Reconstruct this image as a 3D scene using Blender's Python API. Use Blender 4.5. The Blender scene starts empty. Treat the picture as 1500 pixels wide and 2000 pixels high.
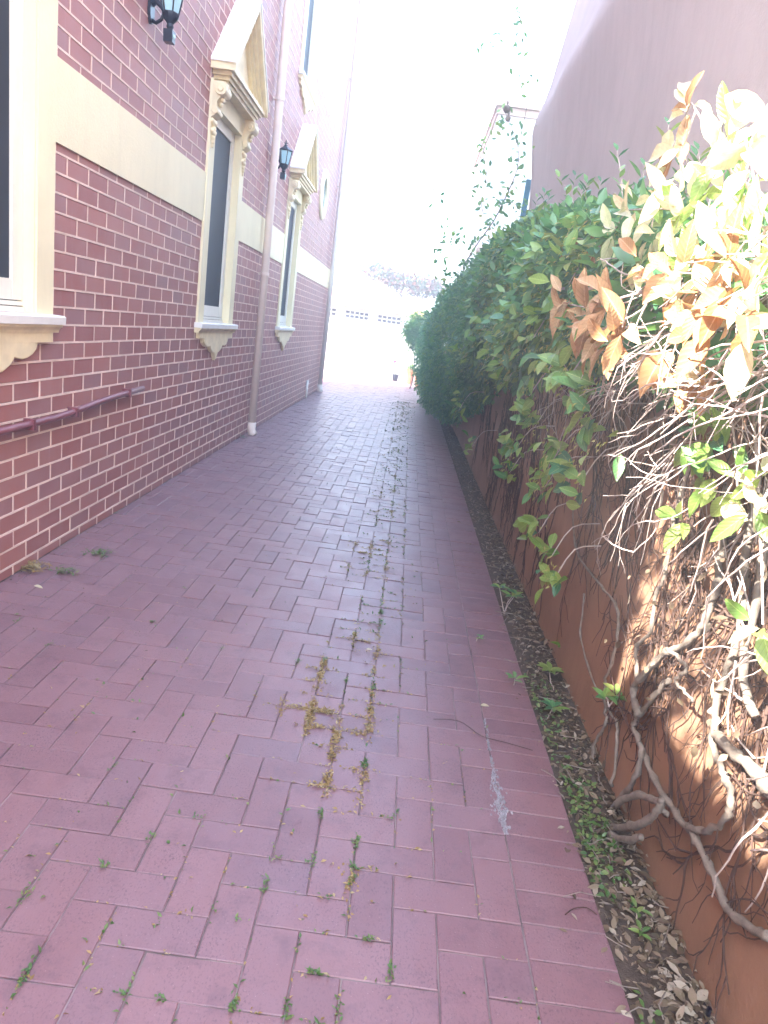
import bpy, math, random
import numpy as np
from mathutils import Vector, Matrix

random.seed(7)
rng = np.random.default_rng(7)
scene = bpy.context.scene
COL = scene.collection

# ------------------------------------------------------------------ camera
CAM_H = 1.5
RIGHT = np.array([0.99061048, 0.0370488, 0.13159889])
DOWN = np.array([0.13667252, -0.24448563, -0.9599726])
FWD = np.array([-0.00339179, 0.96894487, -0.24725358])
F_PX = 1382.72
cam_data = bpy.data.cameras.new('camera')
cam = bpy.data.objects.new('camera', cam_data)
COL.objects.link(cam)
cam_data.sensor_fit = 'HORIZONTAL'
cam_data.sensor_width = 36.0
cam_data.lens = 36.0 * F_PX / 1500.0
cam_data.clip_start = 0.05
cam_data.clip_end = 500.0
m = Matrix.Identity(4)
for i in range(3):
    m[i][0], m[i][1], m[i][2] = RIGHT[i], -DOWN[i], -FWD[i]
m[0][3], m[1][3], m[2][3] = 0.0, 0.0, CAM_H
cam.matrix_world = m
scene.camera = cam

# ------------------------------------------------------------------ light
SUN_EL, SUN_AZ = 42.0, 230.0          # azimuth clockwise from +Y
world = bpy.data.worlds.new('World')
scene.world = world
world.use_nodes = True
wn = world.node_tree
bg = wn.nodes['Background']
sky = wn.nodes.new('ShaderNodeTexSky')
sky.sky_type = 'NISHITA'
sky.sun_disc = False
sky.sun_elevation = math.radians(SUN_EL)
sky.sun_rotation = math.radians(SUN_AZ)
sky.air_density = 1.3
sky.dust_density = 1.2
sky.ozone_density = 1.0
wn.links.new(sky.outputs[0], bg.inputs[0])
bg.inputs[1].default_value = 0.15
sun_data = bpy.data.lights.new('sun', 'SUN')
sun_data.energy = 4.0
sun_data.angle = math.radians(0.53)
sun_data.color = (1.0, 0.95, 0.86)
sun = bpy.data.objects.new('sun', sun_data)
COL.objects.link(sun)
el, az = math.radians(SUN_EL), math.radians(SUN_AZ)
to_sun = Vector((math.sin(az) * math.cos(el), math.cos(az) * math.cos(el), math.sin(el)))
sun.rotation_euler = to_sun.to_track_quat('Z', 'Y').to_euler()
sun.location = to_sun * 30
scene.view_settings.view_transform = 'Standard'
scene.view_settings.look = 'None'
scene.view_settings.gamma = 1.0
scene.view_settings.use_curve_mapping = False
scene.view_settings.exposure = 3.95
scene.cycles.max_bounces = 8
scene.cycles.diffuse_bounces = 5
scene.cycles.transparent_max_bounces = 16


# ------------------------------------------------------------------ measuring: a photo point on a known real plane
def _ray(px, py):
    return (px - 750) * RIGHT + (py - 1000) * DOWN + F_PX * FWD


def on_x(px, py, X):
    v = _ray(px, py)
    return np.array([0, 0, CAM_H]) + v * (X / v[0])


def on_y(px, py, Y):
    v = _ray(px, py)
    return np.array([0, 0, CAM_H]) + v * (Y / v[1])


def on_g(px, py, Z=0.0):
    v = _ray(px, py)
    return np.array([0, 0, CAM_H]) + v * ((Z - CAM_H) / v[2])


def px_area(p, size):
    d = np.asarray(p, float) - np.array([0, 0, CAM_H])
    z = d @ FWD
    if z < 0.1:
        return 0.0
    u, v = 750 + F_PX * (d @ RIGHT) / z, 1000 + F_PX * (d @ DOWN) / z
    if not (-40 < u < 1540 and -40 < v < 2040):
        return 0.0
    return (size * F_PX / z) ** 2


# ------------------------------------------------------------------ materials
class NT:
    def __init__(self, name):
        self.m = bpy.data.materials.new(name)
        self.m.use_nodes = True
        self.t = self.m.node_tree
        self.b = self.t.nodes['Principled BSDF']

    def n(self, kind, **kw):
        o = self.t.nodes.new(kind)
        for k, v in kw.items():
            setattr(o, k, v)
        return o

    def l(self, a, b):
        self.t.links.new(a, b)

    def pos(self):
        if not hasattr(self, '_p'):
            self._p = self.n('ShaderNodeNewGeometry')
        return self._p.outputs['Position']

    def noise(self, scale, detail=4, rough=0.6, stretch=None):
        t = self.n('ShaderNodeTexNoise')
        t.inputs['Scale'].default_value = scale
        t.inputs['Detail'].default_value = detail
        t.inputs['Roughness'].default_value = rough
        src = self.pos()
        if stretch:
            mp = self.n('ShaderNodeMapping')
            mp.inputs['Scale'].default_value = stretch
            self.l(src, mp.inputs[0])
            src = mp.outputs[0]
        self.l(src, t.inputs['Vector'])
        return t.outputs[0]

    def ramp(self, fac, stops):
        r = self.n('ShaderNodeValToRGB')
        while len(r.color_ramp.elements) > 1:
            r.color_ramp.elements.remove(r.color_ramp.elements[-1])
        r.color_ramp.elements[0].position = stops[0][0]
        r.color_ramp.elements[0].color = (*stops[0][1], 1)
        for p, c in stops[1:]:
            e = r.color_ramp.elements.new(p)
            e.color = (*c, 1)
        self.l(fac, r.inputs[0])
        return r.outputs[0]

    def mix(self, fac, a, b, mode='MIX'):
        x = self.n('ShaderNodeMix', data_type='RGBA', blend_type=mode)
        for s, v in ((x.inputs[0], fac), (x.inputs[6], a), (x.inputs[7], b)):
            if isinstance(v, (int, float)):
                s.default_value = v
            elif isinstance(v, tuple):
                s.default_value = (*v, 1)
            else:
                self.l(v, s)
        return x.outputs[2]

    def rand(self):
        oi = self.n('ShaderNodeObjectInfo')
        g = self.n('ShaderNodeNewGeometry')
        a = self.n('ShaderNodeMath', operation='ADD')
        self.l(oi.outputs['Random'], a.inputs[0])
        self.l(g.outputs['Random Per Island'], a.inputs[1])
        f = self.n('ShaderNodeMath', operation='FRACT')
        self.l(a.outputs[0], f.inputs[0])
        return f.outputs[0]

    def bump(self, h, strength, dist=0.01):
        b = self.n('ShaderNodeBump')
        b.inputs['Strength'].default_value = strength
        b.inputs['Distance'].default_value = dist
        self.l(h, b.inputs['Height'])
        self.l(b.outputs[0], self.b.inputs['Normal'])

    def set(self, col=None, rough=None, spec=None, metal=None):
        if col is not None:
            if isinstance(col, tuple):
                self.b.inputs['Base Color'].default_value = (*col, 1)
            else:
                self.l(col, self.b.inputs['Base Color'])
        if rough is not None:
            if isinstance(rough, (int, float)):
                self.b.inputs['Roughness'].default_value = rough
            else:
                self.l(rough, self.b.inputs['Roughness'])
        if spec is not None:
            self.b.inputs['Specular IOR Level'].default_value = spec
        if metal is not None:
            self.b.inputs['Metallic'].default_value = metal
        return self


def dark(c, k):
    return tuple(x * k for x in c)


def m_plain(name, col, rough=0.6, var=0.25, scale=6.0, bump=0.15, bscale=60.0, spec=0.4, stretch=None):
    t = NT(name)
    f = t.noise(scale, 5, 0.65, stretch)
    c = t.ramp(f, [(0.3, dark(col, 1 - var)), (0.7, dark(col, 1 + var * 0.6))])
    t.set(c, rough, spec)
    if bump:
        t.bump(t.noise(bscale, 4, 0.7), bump, 0.004)
    return t.m


def m_brick():
    t = NT('painted_brick')
    r = t.rand()
    c = t.ramp(r, [(0.0, (0.30, 0.108, 0.098)), (0.3, (0.345, 0.130, 0.114)), (0.55, (0.375, 0.150, 0.128)), (0.8, (0.335, 0.140, 0.128)), (1.0, (0.30, 0.145, 0.145))])
    c = t.mix(t.ramp(t.noise(2.2, 6, 0.75), [(0.42, (0, 0, 0)), (0.75, (0.6, 0.6, 0.6))]), c, (0.35, 0.20, 0.19))
    c = t.mix(t.ramp(t.noise(28, 3, 0.7), [(0.62, (0, 0, 0)), (0.8, (0.5, 0.5, 0.5))]), c, (0.36, 0.22, 0.21))
    # run-off streaks, stretched down the wall
    c = t.mix(t.ramp(t.noise(1.0, 4, 0.7, (1, 22, 1.2)), [(0.62, (0, 0, 0)), (0.78, (0.3, 0.3, 0.3))]), c, (0.42, 0.33, 0.33))
    t.set(c, 0.55, 0.35)
    t.bump(t.noise(140, 3, 0.7), 0.25, 0.003)
    return t.m


def m_paver():
    t = NT('clay_paver')
    r = t.rand()
    c = t.ramp(r, [(0.0, (0.165, 0.082, 0.094)), (0.3, (0.195, 0.098, 0.108)), (0.6, (0.22, 0.112, 0.120)), (0.85, (0.195, 0.102, 0.116)), (1.0, (0.168, 0.092, 0.108))])
    c = t.mix(t.ramp(t.noise(1.3, 5, 0.7), [(0.4, (0, 0, 0)), (0.75, (0.45, 0.45, 0.45))]), c, (0.215, 0.125, 0.135))
    # dark scuffs and pits, pale grit
    c = t.mix(t.ramp(t.noise(0.8, 4, 0.7, (2.5, 0.5, 1)), [(0.45, (0, 0, 0)), (0.7, (0.5, 0.5, 0.5))]), c, (0.245, 0.15, 0.166))
    pit = t.ramp(t.noise(190, 3, 0.6, (1, 0.6, 1)), [(0.54, (0, 0, 0)), (0.66, (0.8, 0.8, 0.8))])
    pit = t.mix(1.0, pit, t.ramp(t.noise(4.0, 4, 0.7), [(0.38, (0.12,) * 3), (0.68, (1, 1, 1))]), 'MULTIPLY')
    c = t.mix(pit, c, (0.070, 0.034, 0.046))
    v = t.n('ShaderNodeTexVoronoi')
    v.inputs['Scale'].default_value = 70
    t.l(t.pos(), v.inputs['Vector'])
    c = t.mix(t.ramp(v.outputs['Distance'], [(0.05, (0.6, 0.6, 0.6)), (0.10, (0, 0, 0))]), c, (0.36, 0.26, 0.27))
    c = t.mix(t.ramp(t.noise(6.5, 5, 0.75), [(0.52, (0, 0, 0)), (0.70, (0.55, 0.55, 0.55))]), c, (0.105, 0.056, 0.072))
    t.set(c, t.ramp(t.noise(5, 4, 0.7), [(0.3, (0.33,) * 3), (0.7, (0.50,) * 3)]), 0.5)
    t.bump(t.noise(170, 3, 0.6), 0.3, 0.003)
    return t.m


def m_leaf(name, stops, trans=0.3, rough=0.38, vein=True, spec=0.5):
    t = NT(name)
    c = t.ramp(t.rand(), stops)
    c = t.mix(t.ramp(t.noise(60, 3, 0.6), [(0.35, (0, 0, 0)), (0.75, (0.3, 0.3, 0.3))]), c, (0.10, 0.12, 0.03))
    if vein:
        at = t.n('ShaderNodeAttribute', attribute_name='rib')
        c = t.mix(t.ramp(at.outputs['Fac'], [(0.91, (0, 0, 0)), (0.99, (0.38,) * 3)]), c, tuple(min(0.8, 0.06 + q * 1.5) for q in stops[-1][1]))
        al = t.n('ShaderNodeAttribute', attribute_name='vein')
        sn = t.n('ShaderNodeMath', operation='SINE')
        t.l(al.outputs['Fac'], sn.inputs[0])
        c = t.mix(t.ramp(sn.outputs[0], [(0.80, (0, 0, 0)), (1.0, (0.35,) * 3)]), c, tuple(q * 0.55 for q in stops[0][1]))
        t.bump(sn.outputs[0], 0.25, 0.001)
        c = t.mix(t.ramp(t.noise(35, 4, 0.7), [(0.60, (0, 0, 0)), (0.72, (0.5,) * 3)]), c, tuple(q * 0.6 for q in stops[0][1]))
    t.set(c, rough, spec)
    tr = t.n('ShaderNodeBsdfTranslucent')
    hs = t.n('ShaderNodeHueSaturation')
    hs.inputs['Saturation'].default_value = 1.1
    hs.inputs['Value'].default_value = 1.5
    t.l(c, hs.inputs['Color'])
    t.l(hs.outputs[0], tr.inputs[0])
    mx = t.n('ShaderNodeMixShader')
    mx.inputs[0].default_value = trans
    t.l(t.b.outputs[0], mx.inputs[1])
    t.l(tr.outputs[0], mx.inputs[2])
    out = [n for n in t.t.nodes if n.type == 'OUTPUT_MATERIAL'][0]
    t.l(mx.outputs[0], out.inputs[0])
    return t.m


def m_render(name, col, var, streak, rough=0.8):
    t = NT(name)
    c = t.ramp(t.noise(2.2, 6, 0.7), [(0.28, dark(col, 1 - var)), (0.72, dark(col, 1 + var * 0.5))])
    s = t.ramp(t.noise(1.6, 5, 0.7, (6, 6, 0.5)), [(0.45, (0, 0, 0)), (0.8, (streak,) * 3)])
    c = t.mix(s, c, dark(col, 0.6))
    c = t.mix(t.ramp(t.noise(45, 3, 0.7), [(0.66, (0, 0, 0)), (0.8, (0.3, 0.3, 0.3))]), c, dark(col, 1.4))
    t.set(c, rough, 0.25)
    h = t.n('ShaderNodeMath', operation='ADD')
    t.l(t.noise(60, 4, 0.7), h.inputs[0])
    t.l(t.noise(7, 3, 0.5), h.inputs[1])
    t.bump(h.outputs[0], 0.35, 0.008)
    return t.m


M = {}
M['brick'] = m_brick()
M['backing'] = m_plain('brick_recess', (0.13, 0.05, 0.045), 0.8)
M['mortar'] = m_plain('tuck_pointing', (0.76, 0.57, 0.48), 0.75, 0.22, 5, 0.1)
M['cream'] = m_render('cream_paint', (0.82, 0.735, 0.485), 0.07, 0.16, 0.6)
M['trim'] = m_plain('cream_trim', (0.80, 0.68, 0.43), 0.5, 0.16, 8, 0.08)
M['cap'] = m_plain('white_flashing', (0.80, 0.78, 0.72), 0.45, 0.08, 5, 0.05)
M['sash'] = m_plain('white_sash', (0.78, 0.75, 0.66), 0.4, 0.06, 8, 0.03)
M['paver'] = m_paver()
M['joint'] = m_plain('joint_sand', (0.23, 0.18, 0.175), 0.9, 0.8, 3.0, 0.5, 120)
M['apron_paving'] = m_plain('far_paving', (0.33, 0.18, 0.17), 0.7, 0.3, 5)
M['cement'] = m_plain('cement_smear', (0.27, 0.25, 0.265), 0.9, 0.35, 40, 0.3)
M['orange'] = m_render('orange_render', (0.285, 0.158, 0.098), 0.26, 0.42)
M['stucco'] = m_render('mauve_stucco', (0.45, 0.365, 0.355), 0.10, 0.30)
M['pipe'] = m_plain('beige_pipe', (0.76, 0.63, 0.54), 0.4, 0.08, 6, 0.04)
M['whitepipe'] = m_plain('white_pipe', (0.72, 0.66, 0.58), 0.4, 0.08, 6, 0.04)
M['conduit'] = m_plain('maroon_pipe', (0.20, 0.060, 0.070), 0.4, 0.12, 8, 0.05)
M['black'] = m_plain('black_iron', (0.012, 0.012, 0.022), 0.35, 0.3, 20, 0.1)
M['soil'] = m_plain('soil', (0.085, 0.06, 0.045), 0.95, 0.5, 18, 0.8, 90)
M['bark'] = m_plain('grey_bark', (0.20, 0.165, 0.135), 0.85, 0.35, 30, 0.7, 120)
M['twig'] = m_plain('dry_twig', (0.46, 0.38, 0.34), 0.8, 0.35, 25, 0.4)
M['tendril'] = m_plain('dark_tendril', (0.075, 0.042, 0.032), 0.9, 0.4, 25, 0.3)
M['white_wall'] = m_plain('white_render', (0.86, 0.83, 0.80), 0.7, 0.04, 3, 0.1)
M['fascia'] = m_plain('yellow_fascia', (0.58, 0.42, 0.17), 0.6, 0.1, 4, 0.05)
M['far_tan'] = m_plain('tan_render', (0.52, 0.38, 0.30), 0.8, 0.1, 3, 0.1)
M['terracotta'] = m_plain('terracotta', (0.42, 0.13, 0.06), 0.75, 0.2, 12, 0.2)
M['turquoise'] = m_plain('turquoise_paint', (0.02, 0.16, 0.26), 0.4, 0.2, 8, 0.05)
M['grey'] = m_plain('grey_panel', (0.05, 0.05, 0.055), 0.5, 0.2, 8, 0.05)
t = NT('dark_screen')
c = t.ramp(t.noise(1.2, 2, 0.5), [(0.3, (0.022, 0.025, 0.036)), (0.7, (0.032, 0.036, 0.050))])
t.set(c, 0.55, 0.25)
M['screen'] = t.m
t = NT('lantern_glass')
t.set((0.50, 0.78, 0.84), 0.12, 0.5)
t.b.inputs['Transmission Weight'].default_value = 0.25
M['lens'] = t.m
t = NT('round_pane')
t.set((0.10, 0.14, 0.15), 0.12, 0.7)
M['pane'] = t.m
M['leaf'] = m_leaf('jasmine_leaf', [(0, (0.050, 0.165, 0.085)), (0.35, (0.075, 0.225, 0.095)), (0.7, (0.120, 0.285, 0.085)), (0.92, (0.20, 0.34, 0.085)), (1, (0.25, 0.28, 0.09))])
M['leaf_dark'] = m_leaf('hedge_leaf', [(0, (0.055, 0.155, 0.085)), (0.5, (0.085, 0.225, 0.10)), (0.85, (0.13, 0.27, 0.085)), (1, (0.21, 0.28, 0.08))], 0.38)
M['leaf_fresh'] = m_leaf('fresh_leaf', [(0, (0.13, 0.27, 0.06)), (0.5, (0.21, 0.34, 0.075)), (1, (0.32, 0.40, 0.11))], 0.45)
M['leaf_pale'] = m_leaf('pale_yellow_leaf', [(0, (0.55, 0.58, 0.32)), (0.5, (0.64, 0.60, 0.42)), (1, (0.62, 0.50, 0.32))], 0.35)
M['leaf_dead'] = m_leaf('dry_leaf', [(0, (0.30, 0.135, 0.055)), (0.4, (0.40, 0.20, 0.09)), (0.75, (0.46, 0.27, 0.14)), (1, (0.50, 0.34, 0.20))], 0.25, 0.6, spec=0.25)
M['litter'] = m_leaf('litter_leaf', [(0, (0.07, 0.048, 0.038)), (0.4, (0.15, 0.10, 0.072)), (0.75, (0.24, 0.18, 0.13)), (1, (0.38, 0.33, 0.27))], 0.1, 0.75, spec=0.2)
M['bud'] = m_leaf('flower_bud', [(0, (0.30, 0.33, 0.07)), (0.6, (0.42, 0.40, 0.11)), (1, (0.5, 0.42, 0.2))], 0.3, 0.5)
M['straw'] = m_leaf('dried_weed', [(0, (0.22, 0.14, 0.05)), (0.5, (0.37, 0.25, 0.11)), (1, (0.42, 0.34, 0.19))], 0.2, 0.8, spec=0.2)
M['weed'] = m_leaf('weed_leaf', [(0, (0.05, 0.12, 0.03)), (0.6, (0.10, 0.19, 0.05)), (1, (0.2, 0.24, 0.07))], 0.3)
M['rust_leaf'] = m_leaf('rust_leaf', [(0, (0.015, 0.05, 0.03)), (0.35, (0.03, 0.07, 0.03)), (0.5, (0.08, 0.02, 0.02)), (1, (0.14, 0.035, 0.03))], 0.1)
M['flower'] = m_plain('crimson_petal', (0.5, 0.02, 0.08), 0.6, 0.1, 10, 0)
M['sunleaf'] = m_leaf('courtyard_leaf', [(0, (0.06, 0.16, 0.04)), (0.6, (0.10, 0.24, 0.05)), (1, (0.2, 0.28, 0.06))], 0.4)


# ------------------------------------------------------------------ mesh builder
class MB:
    def __init__(self):
        self.v, self.f = [], []

    def add(self, vs, fs):
        o = len(self.v)
        self.v.extend([tuple(map(float, p)) for p in vs])
        self.f.extend([tuple(i + o for i in q) for q in fs])
        return self

    def box(self, a, b):
        (x0, y0, z0), (x1, y1, z1) = a, b
        return self.add([(x0, y0, z0), (x1, y0, z0), (x1, y1, z0), (x0, y1, z0), (x0, y0, z1), (x1, y0, z1), (x1, y1, z1), (x0, y1, z1)],
                        [(0, 3, 2, 1), (4, 5, 6, 7), (0, 1, 5, 4), (1, 2, 6, 5), (2, 3, 7, 6), (3, 0, 4, 7)])

    def prism_x(self, poly, x0, x1, bev=0.0):
        """poly: (y,z) counter-clockwise seen from +x, extruded along x, front edge chamfered"""
        n = len(poly)
        cy = sum(p[0] for p in poly) / n
        cz = sum(p[1] for p in poly) / n
        rings = [[(x0, y, z) for y, z in poly]]
        if bev:
            rings.append([(x1 - bev, y, z) for y, z in poly])
            rings.append([(x1, cy + (y - cy) * (1 - bev * 3), cz + (z - cz) * (1 - bev * 3)) for y, z in poly])
        else:
            rings.append([(x1, y, z) for y, z in poly])
        vs = [p for r in rings for p in r]
        fs = [tuple(range(n - 1, -1, -1)), tuple((len(rings) - 1) * n + i for i in range(n))]
        for k in range(len(rings) - 1):
            for i in range(n):
                j = (i + 1) % n
                fs.append((k * n + i, k * n + j, (k + 1) * n + j, (k + 1) * n + i))
        return self.add(vs, fs)

    def prism_y(self, poly, y0, y1):
        n = len(poly)
        vs = [(x, y0, z) for x, z in poly] + [(x, y1, z) for x, z in poly]
        fs = [tuple(range(n)), tuple(range(2 * n - 1, n - 1, -1))]
        for i in range(n):
            j = (i + 1) % n
            fs.append((j, i, n + i, n + j))
        return self.add(vs, fs)

    def tube(self, pts, rad, sides=8, cap=True):
        pts = [np.asarray(p, float) for p in pts]
        n = len(pts)
        if not hasattr(rad, '__len__'):
            rad = [rad] * n
        vs, fs = [], []
        up = None
        for i in range(n):
            d = pts[min(i + 1, n - 1)] - pts[max(i - 1, 0)]
            d = d / (np.linalg.norm(d) + 1e-9)
            if up is None:
                a = np.array([0, 0, 1.0]) if abs(d[2]) < 0.9 else np.array([1.0, 0, 0])
            else:
                a = up
            u = np.cross(d, a)
            u /= np.linalg.norm(u) + 1e-9
            w = np.cross(u, d)
            up = w
            for k in range(sides):
                an = 2 * math.pi * k / sides
                vs.append(pts[i] + rad[i] * (math.cos(an) * u + math.sin(an) * w))
        for i in range(n - 1):
            for k in range(sides):
                j = (k + 1) % sides
                fs.append((i * sides + k, i * sides + j, (i + 1) * sides + j, (i + 1) * sides + k))
        if cap:
            fs.append(tuple(range(sides - 1, -1, -1)))
            fs.append(tuple((n - 1) * sides + k for k in range(sides)))
        return self.add(vs, fs)

    def lathe(self, c, prof, sides=12, axis='z', rot=0.0):
        """prof: (radius, height) along axis"""
        vs, fs = [], []
        for r, h in prof:
            for k in range(sides):
                a = rot + 2 * math.pi * k / sides
                p, q = r * math.cos(a), r * math.sin(a)
                if axis == 'z':
                    vs.append((c[0] + p, c[1] + q, c[2] + h))
                elif axis == 'x':
                    vs.append((c[0] + h, c[1] + p, c[2] + q))
                else:
                    vs.append((c[0] + q, c[1] + h, c[2] + p))
        for i in range(len(prof) - 1):
            for k in range(sides):
                j = (k + 1) % sides
                fs.append((i * sides + k, i * sides + j, (i + 1) * sides + j, (i + 1) * sides + k))
        fs.append(tuple(range(sides - 1, -1, -1)))
        fs.append(tuple((len(prof) - 1) * sides + k for k in range(sides)))
        return self.add(vs, fs)

    def blob(self, c, r, seg=8):
        prof = [(max(1e-4, math.sin(math.pi * i / 6)), -math.cos(math.pi * i / 6)) for i in range(7)]
        vs, fs = [], []
        for p, h in prof:
            for k in range(seg):
                a = 2 * math.pi * k / seg
                vs.append((c[0] + r[0] * p * math.cos(a), c[1] + r[1] * p * math.sin(a), c[2] + r[2] * h))
        for i in range(6):
            for k in range(seg):
                j = (k + 1) % seg
                fs.append((i * seg + k, i * seg + j, (i + 1) * seg + j, (i + 1) * seg + k))
        return self.add(vs, fs)

    def mesh(self, name, mat, smooth=False):
        me = bpy.data.meshes.new(name)
        me.from_pydata(self.v, [], self.f)
        me.materials.append(mat)
        if smooth:
            me.polygons.foreach_set('use_smooth', [True] * len(me.polygons))
        me.update()
        return me


def wpos(o):
    p = Vector((0, 0, 0))
    while o is not None:
        p += o.location
        o = o.parent
    return p


def tag(o, label=None, cat=None, group=None, kind=None):
    for k, v in (('label', label), ('category', cat), ('group', group), ('kind', kind)):
        if v:
            o[k] = v
    return o


def put(name, mesh, parent=None, loc=None):
    """loc is a world position (default: geometry already in world coordinates)"""
    o = bpy.data.objects.new(name, mesh)
    COL.objects.link(o)
    w = Vector(loc) if loc is not None else Vector((0, 0, 0))
    if parent is not None:
        o.parent = parent
        w = w - wpos(parent)
    o.location = w
    return o


def build(mb, name, mat, parent=None, smooth=False, kind=None, label=None):
    o = put(name, mb.mesh(name, mat, smooth), parent)
    return tag(o, label=label, kind=kind)


def thing(name, loc, label, cat, group=None):
    o = bpy.data.objects.new(name, None)
    COL.objects.link(o)
    o.location = Vector([float(q) for q in loc])
    o.empty_display_size = 0.1
    return tag(o, label, cat, group)


# ------------------------------------------------------------------ leaves
def leaf_template(kind):
    if kind == 'far':        # 4 triangles, folded
        v = np.array([(0, 0, 0), (0.45, 0.5, 0.12), (1, 0, -0.10), (0.45, -0.5, 0.12), (0.5, 0, 0)], float)
        f = [(0, 4, 1), (4, 2, 1), (0, 3, 4), (4, 3, 2)]
        return v, f
    if kind == 'flat':
        ts, ws = [0.0, 0.10, 0.32, 0.58, 0.82, 1.0], [0.0, 0.16, 0.46, 0.48, 0.24, 0.0]
    else:
        ts, ws = [0.0, 0.06, 0.18, 0.36, 0.56, 0.75, 0.90, 1.0], [0.0, 0.10, 0.34, 0.50, 0.49, 0.36, 0.17, 0.0]
    curl = {'flat': 0.08, 'near': 0.20, 'dry': 0.34}[kind]
    fold = {'flat': 0.10, 'near': 0.20, 'dry': 0.26}[kind]
    v, f = [], []
    for t_, w in zip(ts, ws):
        z = -curl * t_ * t_ * 0.8
        wave = 0.035 * math.sin(t_ * 9) if kind == 'dry' else 0.012 * math.sin(t_ * 8)
        if w == 0:
            v.append((t_, 0, z))
        else:
            v += [(t_, w, z + fold * w * 0.8 + wave), (t_, 0, z), (t_, -w, z + fold * w - wave)]
    f += [(0, 2, 1), (0, 3, 2)]
    nm = len(ts) - 2
    for i in range(nm - 1):
        a, b = 1 + 3 * i, 4 + 3 * i
        f += [(a, a + 1, b + 1, b), (a + 1, a + 2, b + 2, b + 1)]
    a = 1 + 3 * (nm - 1)
    f += [(a, a + 1, a + 3), (a + 1, a + 2, a + 3)]
    return np.array(v, float), f


TEMPL = {k: leaf_template(k) for k in ('far', 'near', 'dry', 'flat')}


def norm(a):
    return a / (np.linalg.norm(a, axis=-1, keepdims=True) + 1e-9)


def leaf_frames(tips, normals):
    t_ = norm(np.asarray(tips, float))
    n_ = np.asarray(normals, float)
    b_ = norm(np.cross(n_, t_))
    n_ = np.cross(t_, b_)
    return t_, b_, n_


def leaf_cloud(name, mat, P, T, N, L, W, parent, templ='far', kind='stuff', extra=None):
    """all the leaves at P (base), tip direction T, normal N, length L, width W as one mesh"""
    v, f = TEMPL[templ]
    t_, b_, n_ = leaf_frames(T, N)
    P = np.asarray(P, float)
    L = np.asarray(L, float)[:, None, None]
    W = np.asarray(W, float)[:, None, None]
    V = P[:, None, :] + v[None, :, 0:1] * L * t_[:, None, :] + v[None, :, 1:2] * W * b_[:, None, :] + v[None, :, 2:3] * L * n_[:, None, :]
    n, k = len(P), len(v)
    V = V.reshape(-1, 3)
    me = bpy.data.meshes.new(name)
    loops, starts, tot = [], [], []
    base = np.concatenate([np.array(q) for q in f])
    lens = np.array([len(q) for q in f])
    allidx = (base[None, :] + (np.arange(n) * k)[:, None]).reshape(-1)
    st = np.concatenate([[0], np.cumsum(lens)[:-1]])
    allst = (st[None, :] + (np.arange(n) * len(base))[:, None]).reshape(-1)
    me.vertices.add(len(V))
    me.vertices.foreach_set('co', V.astype(np.float32).reshape(-1))
    me.loops.add(len(allidx))
    me.loops.foreach_set('vertex_index', allidx.astype(np.int32))
    me.polygons.add(len(allst))
    me.polygons.foreach_set('loop_start', allst.astype(np.int32))
    me.update(calc_edges=True)
    me.validate()
    me.materials.append(mat)
    me.polygons.foreach_set('use_smooth', [True] * len(me.polygons))
    o = put(name, me, parent)
    return tag(o, kind=kind)


_leafmesh = {}


def one_leaf(mat_key, p, t_, n_, L, W, parent, templ='near', name='leaf'):
    key = (mat_key, templ, name)
    if key not in _leafmesh:
        v, f = TEMPL[templ]
        me = bpy.data.meshes.new(name)
        me.from_pydata([tuple(q) for q in v], [], f)
        me.materials.append(M[mat_key])
        me.polygons.foreach_set('use_smooth', [True] * len(me.polygons))
        rib = [max(0.0, 1 - abs(q[1]) * 2.2) for q in v]
        me.attributes.new('rib', 'FLOAT', 'POINT').data.foreach_set('value', rib)
        me.attributes.new('vein', 'FLOAT', 'POINT').data.foreach_set('value', [48.0 * (q[0] - 0.55 * abs(q[1])) for q in v])
        _leafmesh[key] = me
    o = bpy.data.objects.new(name, _leafmesh[key])
    COL.objects.link(o)
    T_, B_, N_ = leaf_frames([t_], [n_])
    mt = Matrix.Identity(4)
    w = Vector([float(q) for q in p])
    if parent is not None:
        o.parent = parent
        w = w - wpos(parent)
    for i in range(3):
        mt[i][0], mt[i][1], mt[i][2] = T_[0][i] * L, B_[0][i] * W, N_[0][i] * L
        mt[i][3] = w[i]
    o.matrix_local = mt
    return o


def rv(n, s=1.0):
    return rng.normal(0, s, (n, 3))


# ------------------------------------------------------------------ thin scattering volume added to imitate lens glare
hz = bpy.data.materials.new('glare_veil')
hz.use_nodes = True
hz.node_tree.nodes.remove(hz.node_tree.nodes['Principled BSDF'])
pv = hz.node_tree.nodes.new('ShaderNodeVolumePrincipled')
pv.inputs['Color'].default_value = (0.93, 0.95, 1.0, 1)
pv.inputs['Density'].default_value = 0.022
pv.inputs['Anisotropy'].default_value = 0.2
hz.node_tree.links.new(pv.outputs[0], hz.node_tree.nodes['Material Output'].inputs['Volume'])
GLARE_VEIL = build(MB().box((-62, -42, -1.2), (62, 122, 11.0)), 'glare_veil', hz, kind='stuff')

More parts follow.
